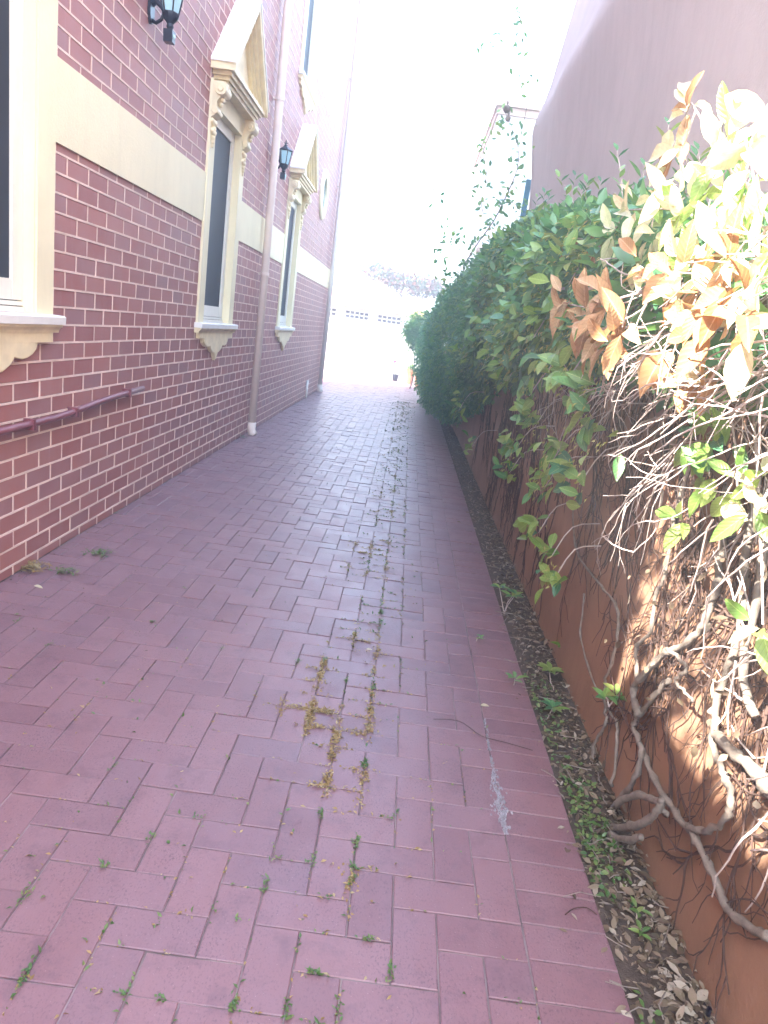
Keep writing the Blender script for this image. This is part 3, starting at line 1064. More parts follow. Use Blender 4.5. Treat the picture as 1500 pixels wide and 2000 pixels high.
GL = float(np.linalg.norm(P1 - P0))
build(gbox(MB(), -7, GL + 0.3, -5, 0, 0, 2.02), 'wall', M['white_wall'], gar)
mb = MB()
for s0, s1 in ((-7.2, GL + 0.4),):
    gbox(mb, s0, s1, -5.2, 0.14, 2.022, 2.16)
build(mb, 'fascia', M['fascia'], gar)
c = [P0 + ax * s + nrm * d for s, d in ((-7.2, 0.12), (GL + 0.38, 0.12), (GL + 0.38, -5.2), (-7.2, -5.2), (-5, -2.5), (GL - 1.2, -2.5))]
build(MB().add([(p[0], p[1], 2.162 if i < 4 else 2.62) for i, p in enumerate(c)], [(0, 1, 5, 4), (1, 2, 5), (2, 3, 4, 5), (3, 0, 4)]), 'roof', M['terracotta'], gar)
for a, b, w_ in ((638, 656, 2), (675, 719, 5), (738, 782, 5)):
    def s_at(px, py):
        v = _ray(px, py)
        o = np.array([0, 0, CAM_H])
        tt = ((P0 - o) @ nrm) / (v @ nrm)
        q = o + v * tt
        return float((q - P0) @ ax), float(q[2])
    sa, za = s_at(a, 598 + (a - 638) * 0.14)
    sb, zb = s_at(b, 598 + (b - 638) * 0.14 + 14)
    z0, z1 = min(za, zb), max(za, zb)
    z1, z0 = 1.93, 1.70
    wn_ = build(gbox(MB(), sa - 0.04, sb + 0.04, -0.02, 0.015, z0 - 0.04, z1 + 0.04), 'garage_window', M['sash'], gar)
    st = (sb - sa) / w_
    for r in range(2):
        for q in range(w_):
            zz = z0 + r * (z1 - z0) / 2
            build(gbox(MB(), sa + q * st + st * 0.12, sa + (q + 1) * st - st * 0.12, 0.0, 0.018, zz + 0.02, zz + (z1 - z0) / 2 - 0.02), 'pane', M['grey'], wn_)


# ================================================================== PLANTS
def interp(y, tab):
    return np.interp(y, [a for a, _ in tab], [b for _, b in tab])


HB = [(0.6, 1.48), (2.5, 1.46), (4.0, 1.42), (5.5, 1.28), (7, 1.02), (9, 0.62), (11, 0.28), (13, 0.08), (19, 0.04)]
HT = [(0.6, 1.84), (1.8, 1.90), (2.6, 1.98), (3.6, 2.20), (4.8, 2.33), (6.3, 2.42), (10, 2.40), (14, 2.2), (19, 2.0)]
HX = [(0.6, 0.80), (1.6, 0.72), (2.5, 0.66), (4, 0.60), (6, 0.55), (8, 0.50), (10, 0.42), (12, 0.34), (15, 0.30), (19, 0.28)]
hedge = thing('jasmine_hedge', (1.0, 6.0, 1.8), 'dense green star jasmine hedge spilling over the orange wall', 'hedge')


def hedge_surface(y, ph, depth):
    """ph: 0 straight at the driveway, 90 deg top; depth>0 goes inside"""
    zb, zt, xf = interp(y, HB), interp(y, HT), interp(y, HX)
    xc = 1.02
    zc = zb + (zt - zb) * 0.52
    hx, hz = xc - xf, (zt - zb) / 2
    lump = 1 + 0.10 * np.sin(y * 2.1 + ph * 2) + 0.07 * np.sin(y * 5.3 + ph * 4 + 1) + 0.05 * np.sin(y * 9.7 - ph * 5)
    cx, sz = np.cos(ph), np.sin(ph)
    ex = np.sign(cx) * np.abs(cx) ** 0.7
    ez = np.sign(sz) * np.abs(sz) ** 0.8
    k = lump - depth / np.maximum(hx, 0.25)
    p = np.stack([xc - hx * ex * k, y, zc + hz * ez * (1 + (lump - 1) * 0.6 - depth * 0.8)], 1)
    n = norm(np.stack([-cx, 0 * y, sz], 1))
    return p, n


def hedge_batch(n, y0, y1, size, dmax):
    y = y0 + (y1 - y0) * rng.random(n)
    ph = np.radians(-85 + 200 * rng.random(n))
    d = dmax * rng.random(n) ** 1.5 - 0.03 + rng.normal(0, 0.015, n)
    p, nr = hedge_surface(y, ph, d)
    p[:, 0] = np.minimum(p[:, 0], 1.27)
    inw = (p[:, 0] > XR - 0.03) & (p[:, 2] < 1.88)
    p, nr = p[~inw], nr[~inw]
    k = len(p)
    tip = norm(nr * 0.55 + np.array([0, 0, -0.35]) + rv(k, 0.65))
    nn = norm(nr * 0.7 + np.array([0, 0, 0.55]) + rv(k, 0.45))
    L = size * (0.7 + 0.6 * rng.random(k))
    return p, tip, nn, L, L * (0.36 + 0.12 * rng.random(k))


P, T, N, L, W = hedge_batch(6000, 0.9, 3.6, 0.078, 0.30)
keepn = 0
# sparse near end: the dead twig mass takes over
kp = rng.random(len(P)) < np.clip((P[:, 1] - 1.0) / 1.6, 0.10, 1.0)
P, T, N, L, W = P[kp], T[kp], N[kp], L[kp], W[kp]
leaf_cloud('near_foliage', M['leaf'], P, T, N, L, W, hedge, 'flat')
leaf_cloud('middle_foliage', M['leaf'], *hedge_batch(10000, 3.4, 6.5, 0.078, 0.28), hedge, 'flat')
leaf_cloud('far_foliage', M['leaf_dark'], *hedge_batch(15000, 6.0, 12.0, 0.080, 0.28), hedge, 'far')
leaf_cloud('distant_foliage', M['leaf_dark'], *hedge_batch(16000, 11.5, 18.5, 0.080, 0.30), hedge, 'far')

# upright shoots breaking the top line of the hedge
P, T, N, L, W = [], [], [], [], []
shoots = MB()
for k in range(75):
    y = 2.2 + 12 * rng.random() ** 1.3
    b, _ = hedge_surface(np.array([y]), np.radians(np.array([55 + 60 * rng.random()])), np.array([0.05]))
    b = b[0]
    h = 0.08 + 0.22 * rng.random()
    tip = b + np.array([rng.normal(-0.03, 0.06), rng.normal(0, 0.06), h])
    shoots.tube([b, (b + tip) / 2 + rng.normal(0, 0.01, 3), tip], [0.003, 0.0025, 0.0015], 4)
    for q in range(7):
        s = 0.35 + 0.65 * q / 6
        a = q * 2.4
        P.append(b + (tip - b) * s)
        T.append((math.cos(a), math.sin(a), 0.5 + 0.6 * s))
        N.append((-math.cos(a) * 0.5, -math.sin(a) * 0.5, 1))
        L.append(0.05 + 0.03 * rng.random())
        W.append(L[-1] * 0.38)
leaf_cloud('shoot_leaves', M['leaf'], P, T, N, L, W, hedge, 'flat')
build(shoots, 'shoot_stems', M['twig'], hedge, kind='stuff')


# ---- woody stems climbing the wall (drawn on the wall face, a little proud of it)
def zpt(zx, zy):
    return 1150 + 0.3 * zx, 1100 + 0.3 * zy


def smooth_path(pts, sub=5):
    pts = [np.asarray(p, float) for p in pts]
    out = []
    for i in range(len(pts) - 1):
        p0, p1, p2, p3 = pts[max(i - 1, 0)], pts[i], pts[i + 1], pts[min(i + 2, len(pts) - 1)]
        for s in range(sub):
            u = s / sub
            out.append(0.5 * ((2 * p1) + (-p0 + p2) * u + (2 * p0 - 5 * p1 + 4 * p2 - p3) * u * u + (-p0 + 3 * p1 - 3 * p2 + p3) * u ** 3))
    out.append(pts[-1])
    return out


STEMS = [
    ([(130, 1720), (160, 1600), (230, 1510), (300, 1390), (345, 1250), (330, 1180)], 0.915, 0.011, 0.009),
    ([(1180, 2440), (1000, 2340), (900, 2230), (800, 2000), (700, 1810), (650, 1730), (580, 1650), (500, 1530), (420, 1400), (370, 1270), (310, 1120), (300, 1040), (360, 950), (440, 850), (520, 760)], 0.928, 0.011, 0.009),
    ([(325, 990), (290, 850), (330, 760), (430, 650), (510, 580), (640, 520), (750, 380), (830, 150), (850, -20), (880, -250), (900, -500)], 0.915, 0.012, 0.010),
    ([(180, 1570), (300, 1510), (400, 1530), (460, 1560), (500, 1640)], 0.90, 0.012, 0.010),
    ([(100, 1710), (250, 1720), (370, 1680), (450, 1600), (470, 1540)], 0.885, 0.013, 0.010),
    ([(140, 1770), (250, 1800), (340, 1785)], 0.875, 0.013, 0.010),
    ([(640, 1710), (700, 1735), (780, 1740), (900, 1650), (930, 1550), (900, 1420), (840, 1280), (810, 1130), (850, 850), (950, 550), (1000, 300), (1010, 0), (1060, -300), (1090, -560)], 0.925, 0.009, 0.011),
    ([(835, 1010), (825, 1110), (950, 1230), (1080, 1350), (1190, 1470), (1300, 1600)], 0.915, 0.010, 0.020),
    ([(15, 1540), (20, 1250), (60, 1130), (110, 1050), (105, 950), (110, 780), (160, 620), (190, 430), (180, 280), (80, 150), (0, 50), (-90, -120), (-110, -420)], 0.92, 0.007, 0.005),
    ([(150, 1450), (180, 1250), (180, 1050), (130, 950), (0, 700), (-50, 450), (-30, 200)], 0.925, 0.006, 0.004),
    ([(320, 760), (310, 560), (400, 440), (440, 200), (500, 60), (560, -300), (640, -620)], 0.925, 0.007, 0.006),
    ([(520, 560), (600, 640), (630, 700), (560, 760), (620, 830), (680, 900)], 0.88, 0.006, 0.004),
    ([(1080, 1000), (1000, 700), (1080, 300), (1130, 0), (1180, -300)], 0.90, 0.010, 0.010),
]
for pl, x, r0, r1 in STEMS:
    pts = [on_x(*zpt(a, b), x) for a, b in pl]
    pts = smooth_path(pts)
    for p in pts:
        p += rng.normal(0, 0.0022, 3)
        p[2] = max(p[2], -0.01)
    n = len(pts)
    rad = [(r0 + (r1 - r0) * i / (n - 1)) * (1 + 0.14 * math.sin(i * 1.3) + rng.normal(0, 0.09)) for i in range(n)]
    build(MB().tube(pts, rad, 9), 'stem', M['bark'], hedge, smooth=True)

# fine tendrils and dead rootlets clinging to the wall
mb = MB()


def creeper(mb, y, z, ang, length, r, x, depth=0):
    pts = [np.array([x, y, z])]
    n = max(4, int(length / 0.035))
    a = ang
    for i in range(n):
        a += rng.normal(0, 0.30)
        a += (ang - a) * 0.15
        st = length / n
        pts.append(pts[-1] + np.array([rng.normal(0, 0.0012), math.cos(a) * st, math.sin(a) * st]))
        pts[-1][0] = min(max(pts[-1][0], 0.915), 0.9475)
        if pts[-1][2] < 0.03:
            break
        if depth < 2 and rng.random() < 0.28:
            creeper(mb, pts[-1][1], pts[-1][2], a + rng.choice([-1, 1]) * (0.3 + 0.5 * rng.random()), length * (0.25 + 0.35 * rng.random()), r * 0.65, pts[-1][0], depth + 1)
    if len(pts) > 2:
        mb.tube(pts, [r * (1 - 0.6 * i / len(pts)) for i in range(len(pts))], 4, cap=False)


for k in range(95):
    y = 1.3 + 5.2 * rng.random() ** 1.1
    zt = interp(y, HB) + 0.15
    creeper(mb, y, zt - 0.25 * rng.random(), -math.pi / 2 + rng.normal(0.05, 0.5), 0.2 + 0.75 * rng.random(), 0.0026 + 0.002 * rng.random(), 0.942)
for k in range(70):
    y = 3.8 + 4.5 * rng.random()
    creeper(mb, y, 0.3 + 0.9 * rng.random(), -math.pi / 2 + rng.normal(0, 0.4), 0.25 + 0.5 * rng.random(), 0.004, 0.94)
for k in range(34):
    y = 0.95 + 1.3 * rng.random()
    creeper(mb, y, 0.75 + 0.6 * rng.random(), -math.pi / 2 + rng.normal(0.15, 0.4), 0.3 + 0.6 * rng.random(), 0.003 + 0.003 * rng.random(), 0.935)
build(mb, 'tendrils', M['tendril'], hedge, kind='stuff')
n = 130  # small dry leaves added to break up the sun patch on the wall
y = 0.9 + 1.45 * rng.random(n)
leaf_cloud('dapple_dry_leaves', M['litter'], np.stack([0.80 + 0.13 * rng.random(n), y, 0.55 + 0.95 * rng.random(n)], 1), norm(np.array([-0.2, 0.2, -0.8]) + rv(n, 0.5)), norm(np.array([-0.7, -0.3, 0.3]) + rv(n, 0.5)), 0.02 + 0.035 * rng.random(n), 0.008 + 0.012 * rng.random(n), hedge, 'flat')

# dead bare twigs: a tangle raking down along the hedge's near end
mb = MB()


def twig(mb, p, d, length, r, depth=0, x_min=0.66):
    pts = [np.array(p, float)]
    n = max(4, int(length / 0.035))
    d0 = norm(np.array(d, float))
    d = d0
    for i in range(n):
        d = norm(d * 0.9 + d0 * 0.1 + rng.normal(0, 0.11, 3) + np.array([0, 0, -0.015]))
        q = pts[-1] + d * length / n
        if q[0] > 0.93 and q[2] < 1.9:
            q[0] = 0.93
        if q[0] < x_min:
            q[0] = x_min
            d = norm(d + np.array([0.3, 0, 0]))
        pts.append(q)
        if depth < 2 and rng.random() < 0.13:
            twig(mb, q, norm(d + rng.normal(0, 0.4, 3)), length * (0.2 + 0.3 * rng.random()), r * 0.7, depth + 1, x_min)
    mb.tube(pts, [r * (1 - 0.55 * i / len(pts)) for i in range(len(pts))], 5, cap=False)


for k in range(130):
    y = 0.95 + 1.05 * rng.random()
    p = (0.61 + 0.26 * rng.random(), y, 1.43 + 0.38 * rng.random())
    twig(mb, p, (rng.normal(0, 0.10), 1.0, rng.normal(-0.20, 0.14)), 0.30 + 0.42 * rng.random(), 0.0018 + 0.0018 * rng.random(), 0, 0.58)
for k in range(22):
    y = 1.0 + 1.3 * rng.random()
    twig(mb, (0.74 + 0.18 * rng.random(), y, 1.15 + 0.2 * rng.random()), (rng.normal(0, 0.12), 0.8, -0.75), 0.25 + 0.35 * rng.random(), 0.002 + 0.0018 * rng.random(), 0, 0.72)
for k in range(46):
    y = 1.0 + 0.75 * rng.random()
    twig(mb, (0.88 + 0.05 * rng.random(), y, 0.62 + 0.75 * rng.random()), (rng.normal(0, 0.08), rng.normal(0.4, 0.3), rng.choice([-0.35, 0.8])), 0.15 + 0.28 * rng.random(), 0.002 + 0.0025 * rng.random(), 0, 0.84)
for k in range(26):
    y = 2.3 + 2.0 * rng.random()
    twig(mb, (0.70 + 0.2 * rng.random(), y, 1.25 + 0.25 * rng.random()), (rng.normal(0, 0.12), rng.normal(0.2, 0.6), -0.5), 0.2 + 0.3 * rng.random(), 0.0016 + 0.001 * rng.random(), 0, 0.64)
build(mb, 'dead_twigs', M['twig'], hedge, kind='stuff')

# hanging green sprays : (photo x, y, plane x, leaves, spread)
SPRAYS = [(1050, 820, 0.80, 14, 0.075), (1010, 870, 0.80, 13, 0.07), (1085, 885, 0.80, 14, 0.075), (1140, 930, 0.82, 10, 0.06), (1000, 915, 0.82, 8, 0.05), (1070, 940, 0.82, 9, 0.055),
          (1058, 1030, 0.84, 10, 0.05), (1085, 1075, 0.84, 7, 0.04), (1090, 1120, 0.85, 9, 0.045), (925, 865, 0.80, 8, 0.07), (1200, 885, 0.80, 3, 0.05), (1150, 850, 0.78, 5, 0.06),
          (1000, 680, 0.62, 12, 0.09), (960, 700, 0.60, 12, 0.09), (1080, 700, 0.66, 12, 0.08), (1050, 640, 0.62, 10, 0.08), (1120, 720, 0.70, 9, 0.06), (1165, 760, 0.74, 8, 0.06),
          (1160, 790, 0.76, 8, 0.05), (990, 740, 0.68, 9, 0.07), (1040, 760, 0.74, 8, 0.06), (900, 790, 0.58, 9, 0.1), (940, 640, 0.56, 10, 0.1), (1010, 600, 0.60, 10, 0.09), (905, 690, 0.54, 10, 0.12),
          (1140, 640, 0.68, 9, 0.07), (1060, 560, 0.66, 10, 0.09), (1120, 530, 0.72, 10, 0.09), (1180, 690, 0.72, 6, 0.06)]
n_leaf = 0
tw = MB()
bp, bt, bn, bl, bw = [], [], [], [], []
for px, py, x, n, sp in SPRAYS:
    x = x - 0.09 if x >= 0.7 else x - 0.03
    c = on_x(px, py, x)
    root = np.array([min(x + 0.20, 0.92), c[1] + 0.02, c[2] + 0.14])
    tw.tube(smooth_path([root, (root + c) / 2 + np.array([-0.03, 0, 0.04]), c + np.array([-0.01, 0, -sp * 0.6])], 3), [0.0028] * 6 + [0.0015], 5)
    n = int(n * 1.25)
    sp = sp * 1.25
    for k in range(n):
        a = rng.random() * 6.283
        p = c + np.array([rng.normal(-0.02, sp * 0.35), rng.normal(0, sp * 0.7), rng.normal(0, sp * 0.6)])
        d = np.array([-0.45 + 0.3 * rng.normal(), math.cos(a) * 0.8, math.sin(a) * 0.6 - 0.35])
        nn = np.array([-0.7, -0.45, 0.55]) + rng.normal(0, 0.35, 3)
        Lf = 0.075 + 0.038 * rng.random()
        if n_leaf < 330:
            one_leaf('leaf' if rng.random() < 0.30 else 'leaf_fresh', p, d, nn, Lf, Lf * (0.38 + 0.1 * rng.random()), hedge)
            n_leaf += 1
    for k in range(n * 2):
        bp.append(c + np.array([rng.normal(-0.03, 0.02), rng.normal(0, sp * 0.7), rng.normal(-0.01, sp * 0.6)]))
        bt.append((rng.normal(-0.3, 0.3), rng.normal(0, 0.5), -1 + 0.5 * rng.random()))
        bn.append((-1, -0.4, rng.normal(0, 0.5)))
        bl.append(0.018 + 0.012 * rng.random())
        bw.append(0.006 + 0.003 * rng.random())
build(tw, 'spray_stems', M['twig'], hedge, kind='stuff')
for k in range(700):
    y = 2.6 + 3.5 * rng.random()
    p, nr = hedge_surface(np.array([y]), np.radians(np.array([-60 + 110 * rng.random()])), np.array([-0.02]))
    if p[0][2] < 1.3 and p[0][0] > 0.92:
        continue
    for q in range(3):
        bp.append(p[0] + rng.normal(0, 0.018, 3))
        bt.append((rng.normal(-0.4, 0.3), rng.normal(0, 0.5), -0.8 + 0.7 * rng.random()))
        bn.append((-1, -0.4, rng.normal(0, 0.5)))
        bl.append(0.018 + 0.012 * rng.random())
        bw.append(0.006)
leaf_cloud('flower_buds', M['bud'], bp, bt, bn, bl, bw, hedge, 'far')


# ---- branches with large leaves lying over the hedge's near end
def branch(name, label, cat, group, pts_px, x, clusters, mat, size, templ='near', twig_mat='twig', droop=0.2, face=(-0.6, -0.6, 0.5)):
    pts = [on_x(px, py, x + dx) for px, py, dx in pts_px]
    t_ = thing(name, pts[0], label, cat, group)
    path = smooth_path(pts, 5)
    build(MB().tube(path, [0.0045 - 0.0025 * i / len(path) for i in range(len(path))], 6), 'twig', M[twig_mat], t_, smooth=True)
    for px, py, n, sp in clusters:
        c = on_x(px, py, x)
        if np.min([np.linalg.norm(c - q) for q in path]) > 0.05:
            j = int(np.argmin([np.linalg.norm(c - q) for q in path]))
            build(MB().tube([path[j], (path[j] + c) / 2 + np.array([0, 0, 0.012]), c], [0.003, 0.0025, 0.002], 5), 'side_twig', M[twig_mat], t_)
        a0 = rng.random() * 6.283
        n = int(n * 1.35 + 0.5)
        for k in range(n):
            a = a0 + 6.283 * k / n + rng.normal(0, 0.3)
            d = np.array([-0.35 + rng.normal(0, 0.3), math.cos(a), math.sin(a) - droop])
            nn = np.array(face) + rng.normal(0, 0.38, 3)
            Lf = size * (0.85 + 0.6 * rng.random())
            p = c + norm(d) * 0.012 + rng.normal(0, sp, 3) * np.array([0.6, 1, 1])
            mk = mat if isinstance(mat, str) else mat[int(rng.random() * len(mat))]
            one_leaf(mk, p, d, nn, Lf, Lf * (0.31 + 0.12 * rng.random()), t_, templ)
    return t_


DG, PG = 'branches of dry brown leaves on the hedge', 'sunlit leafy branches at the near end of the hedge'
branch('dry_branch', 'highest sprig of dry leaves standing up against the mauve stucco wall', 'branch', DG,
       [(1470, 420, 0.04), (1420, 320, 0), (1380, 250, 0), (1350, 200, 0)], 0.70, [(1345, 215, 7, 0.012), (1335, 290, 4, 0.012), (1310, 300, 3, 0.01)], ('leaf_dead', 'leaf_pale', 'leaf_pale'), 0.085, 'dry', droop=0.0)
branch('dry_branch', 'thick pile of curled tan leaves over the middle of the green hedge', 'branch', DG,
       [(1300, 560, 0.06), (1220, 580, 0), (1150, 600, 0), (1100, 590, 0)], 0.585, [(1110, 590, 6, 0.02), (1150, 610, 7, 0.02), (1200, 600, 5, 0.02), (1215, 640, 5, 0.02), (1180, 570, 4, 0.02)], 'leaf_dead', 0.088, 'dry')
branch('dry_branch', 'row of hanging amber leaves at the lower edge of the hedge', 'branch', DG,
       [(1260, 640, 0.06), (1200, 640, 0), (1140, 645, 0)], 0.59, [(1135, 648, 4, 0.012), (1170, 655, 5, 0.012), (1200, 665, 4, 0.012)], 'leaf_dead', 0.085, 'dry', droop=0.7)
branch('dry_branch', 'three long pale brown leaves dangling among bare white twigs', 'branch', DG,
       [(1380, 600, 0.05), (1330, 640, 0), (1305, 670, 0)], 0.64, [(1305, 675, 4, 0.01)], 'leaf_dead', 0.10, 'dry', droop=1.2)
branch('dry_branch', 'pair of folded rust leaves poking out of the green hedge top', 'branch', DG,
       [(1200, 500, 0.06), (1150, 470, 0), (1110, 465, 0)], 0.66, [(1110, 470, 2, 0.008), (1160, 470, 2, 0.01)], 'leaf_dead', 0.085, 'dry')
branch('dry_branch', 'broad heap of bleached leaves half way up the right edge of the picture', 'branch', DG,
       [(1500, 560, 0.06), (1420, 560, 0), (1340, 570, 0), (1280, 560, 0)], 0.62, [(1290, 560, 6, 0.02), (1340, 570, 6, 0.02), (1400, 580, 6, 0.02), (1450, 560, 6, 0.02), (1250, 520, 4, 0.02), (1380, 640, 4, 0.02), (1480, 620, 5, 0.02), (1430, 520, 5, 0.02), (1320, 520, 5, 0.02)], ('leaf_dead', 'leaf_pale', 'leaf_dead'), 0.085, 'dry')
branch('dry_branch', 'narrow brown leaves hanging below the bare twigs beside the green cluster', 'branch', DG,
       [(1440, 700, 0.05), (1390, 720, 0), (1350, 740, 0)], 0.68, [(1355, 735, 3, 0.012), (1390, 720, 3, 0.012)], ('leaf_dead', 'leaf_pale'), 0.07, 'dry', droop=1.0)
branch('leafy_branch', 'topmost pale yellow branch reaching the right edge of the picture', 'branch', PG,
       [(1520, 460, 0.05), (1470, 380, 0), (1430, 310, 0), (1440, 250, 0)], 0.66, [(1440, 260, 6, 0.015), (1400, 310, 6, 0.015), (1470, 330, 6, 0.015), (1490, 260, 5, 0.015), (1380, 370, 6, 0.015), (1450, 400, 6, 0.02)], ('leaf_pale', 'leaf_pale', 'leaf_fresh'), 0.088, droop=0.0)
branch('leafy_branch', 'bright lime branch lying across the top of the hedge', 'branch', PG,
       [(1480, 520, 0.05), (1400, 450, 0), (1320, 410, 0), (1230, 410, 0)], 0.66, [(1240, 410, 5, 0.02), (1290, 400, 6, 0.02), (1330, 430, 6, 0.02), (1380, 460, 6, 0.02), (1430, 490, 6, 0.02), (1200, 450, 4, 0.02), (1320, 360, 4, 0.015), (1480, 470, 6, 0.02), (1350, 500, 5, 0.02), (1270, 460, 5, 0.02)], ('leaf_pale', 'leaf_fresh', 'leaf_pale'), 0.078, droop=0.05)
branch('leafy_branch', 'large fresh green leaf cluster hanging in front of the orange wall', 'branch', PG,
       [(1500, 760, 0.06), (1440, 800, 0.02), (1380, 850, 0)], 0.76, [(1365, 865, 8, 0.012), (1410, 870, 6, 0.014), (1385, 930, 5, 0.012), (1440, 950, 4, 0.012)], ('leaf_fresh', 'leaf_fresh', 'leaf'), 0.075, droop=0.2)
branch('leafy_branch', 'two round lime leaves on a thin red stalk over the orange wall', 'branch', PG,
       [(1360, 880, 0.06), (1338, 940, 0.02), (1330, 1010, 0)], 0.80, [(1335, 1015, 3, 0.006)], 'leaf_fresh', 0.068, droop=0.3)
branch('leafy_branch', 'pale leaves by the right edge low over the sunlit wall', 'branch', PG,
       [(1540, 900, 0.06), (1500, 960, 0.0), (1480, 1000, 0)], 0.78, [(1480, 1000, 4, 0.012), (1490, 1220, 3, 0.01), (1480, 940, 3, 0.012)], ('leaf_fresh', 'leaf_pale'), 0.075, droop=0.2)

# ---- seedlings in the soil strip
SG = 'small green seedlings in the soil strip'


def seedling(label, px, py, n, L, h=0.06, mat='leaf', x=None):
    b = on_g(px, py) if x is None else on_x(px, py, x)
    t_ = thing('seedling', b, label, 'seedling', SG)
    st = MB()
    for s in range(max(1, n // 5)):
        top = b + np.array([rng.normal(0, 0.03), rng.normal(0, 0.03), h * (0.7 + 0.6 * rng.random())])
        st.tube([b - np.array([0, 0, 0.01]), (b + top) / 2 + rng.normal(0, 0.006, 3), top], [0.003, 0.0025, 0.002], 5)
        k = n // max(1, n // 5)
        a0 = rng.random() * 6
        for q in range(k):
            a = a0 + 6.283 * q / k
            d = np.array([math.cos(a), math.sin(a), 0.25 + 0.3 * rng.random()])
            one_leaf(mat if rng.random() < 0.7 else 'leaf_fresh', top + rng.normal(0, 0.005, 3), d, np.array([-0.3 * math.cos(a), -0.3 * math.sin(a) - 0.2, 1]), L * (0.8 + 0.4 * rng.random()), L * 0.36, t_)
    build(st, 'stem', M['twig'], t_)


seedling('bushy seedling at the paving edge below the hanging sprays, farthest of the seedlings', 985, 1195, 16, 0.07, 0.10)
seedling('spindly seedling with two drooping shoots against the orange wall', 1105, 1300, 8, 0.075, 0.09)
seedling('bright star shaped seedling on the leaf litter', 1085, 1350, 8, 0.075, 0.05, 'leaf_fresh')
seedling('small seedling leaning over the edge pavers', 1003, 1338, 5, 0.055, 0.04)
seedling('tiny seedling growing out of the paving beside the edge course', 930, 1252, 4, 0.04, 0.03)
seedling('dark leafed seedling sprouting beside the grey climbing stems', 1190, 1375, 10, 0.07, 0.02, 'leaf', 0.90)
seedling('low wide seedling among dry leaves below the star shaped one', 1070, 1400, 8, 0.06, 0.03)
seedling('clover like seedling nearest the bottom of the picture', 1255, 1815, 10, 0.035, 0.03, 'weed')

# ---- litter, ground cover
n = 7500
y = 0.9 + 13 * rng.random(n) ** 1.9
x = X_EDGE - 0.01 + (XR - X_EDGE + 0.01) * np.clip(rng.beta(1.6, 1.1, n), 0, 1)
x -= np.where(rng.random(n) < 0.05, 0.12 * rng.random(n), 0)
z = 0.0 + 0.035 * np.clip((x - X_EDGE) / 0.2, 0, 1) * rng.random(n) + 0.004
Lq = 0.012 + 0.036 * rng.random(n) ** 2.2
leaf_cloud('leaf_litter', M['litter'], np.stack([x, y, z], 1), norm(rv(n) * np.array([1, 1, 0.3])), norm(np.array([0, 0, 1]) + rv(n, 0.38)), Lq, Lq * (0.3 + 0.2 * rng.random(n)), None, 'flat')
n = 1500
y = 0.9 + 2.6 * rng.random(n) ** 1.2
x = X_EDGE + 0.005 + 0.12 * rng.random(n) ** 1.3
kp = np.sin(y * 7) + np.sin(y * 3.1 + 1) + rng.normal(0, 0.8, n) > 0.2
x, y = x[kp], y[kp]
n = len(x)
leaf_cloud('ground_cover', M['weed'], np.stack([x, y, 0.012 + 0.015 * rng.random(n)], 1), norm(rv(n) * np.array([1, 1, 0.3])), norm(np.array([0, 0, 1]) + rv(n, 0.3)), 0.012 + 0.014 * rng.random(n), 0.009 + 0.006 * rng.random(n), None, 'flat')
mb = MB()
for k in range(90):
    yy = 0.95 + 5 * rng.random() ** 1.5
    xx = X_EDGE - 0.02 + 0.22 * rng.random()
    a = rng.random() * 6.28
    l_ = 0.03 + 0.09 * rng.random()
    p = np.array([xx, yy, 0.02 + 0.01 * rng.random()])
    q = p + np.array([math.cos(a) * l_, math.sin(a) * l_, rng.normal(0, 0.01)])
    q[0] = min(q[0], 0.945)
    mb.tube([p, (p + q) / 2 + rng.normal(0, 0.006, 3), q], 0.0014 + 0.001 * rng.random(), 4, cap=False)
build(mb, 'litter_twigs', M['bark'])['kind'] = 'stuff'

# ---- weeds and dried moss in the paving joints
jp = []          # points along joint lines


def on_joint(p):
    """move a ground point to the nearest joint of the herringbone"""
    i = (p[0] - X0) / A0
    j = (p[1] - Y0) / A0
    di, dj = abs(i - round(i)), abs(j - round(j))
    q = np.array(p, float)
    if di < dj:
        q[0] = X0 + round(i) * A0
    else:
        q[1] = Y0 + round(j) * A0
    return q


STRAW = [(560, 1378, 10), (590, 1380, 30), (615, 1392, 70), (640, 1390, 45), (610, 1420, 40), (655, 1440, 55), (650, 1470, 35), (635, 1528, 45), (710, 1425, 45), (718, 1390, 25), (725, 1350, 15),
         (705, 1510, 28), (700, 1560, 10), (690, 1245, 20), (720, 1248, 22), (735, 1275, 26), (722, 1310, 16), (625, 1320, 45), (632, 1300, 35), (612, 1340, 16), (690, 1720, 16), (645, 1750, 5), (560, 1385, 8),
         (710, 1080, 40), (725, 1070, 30), (690, 1062, 22), (750, 1060, 26), (735, 1000, 24), (740, 970, 20), (765, 1000, 24), (765, 960, 24), (770, 930, 20), (750, 1110, 20), (710, 1120, 14), (680, 1105, 14), (745, 1130, 12), (775, 880, 14), (740, 940, 14)]
GREEN = [(515, 1732, 14), (300, 1212, 16), (695, 1645, 22), (688, 1700, 16), (625, 1592, 14), (710, 1492, 22), (676, 1330, 14), (728, 1345, 10), (575, 1292, 10), (630, 1290, 12), (742, 1195, 24), (740, 1215, 14), (700, 1240, 8),
         (240, 1940, 10), (460, 1962, 16), (548, 1975, 10), (615, 1900, 12), (720, 1838, 10), (765, 1900, 10), (40, 1748, 12), (60, 1905, 18), (205, 1690, 8), (545, 1675, 8), (290, 1640, 6), (210, 1500, 6), (760, 1598, 8), (605, 1683, 10),
         (360, 1150, 8), (493, 1155, 8), (180, 1085, 10), (210, 1078, 8), (655, 1970, 10), (320, 1945, 6), (640, 1730, 4), (470, 1805, 4), (430, 1780, 3), (385, 1600, 8), (100, 1260, 8), (35, 1200, 8), (10, 1210, 6), (415, 1265, 5), (755, 1230, 6)]
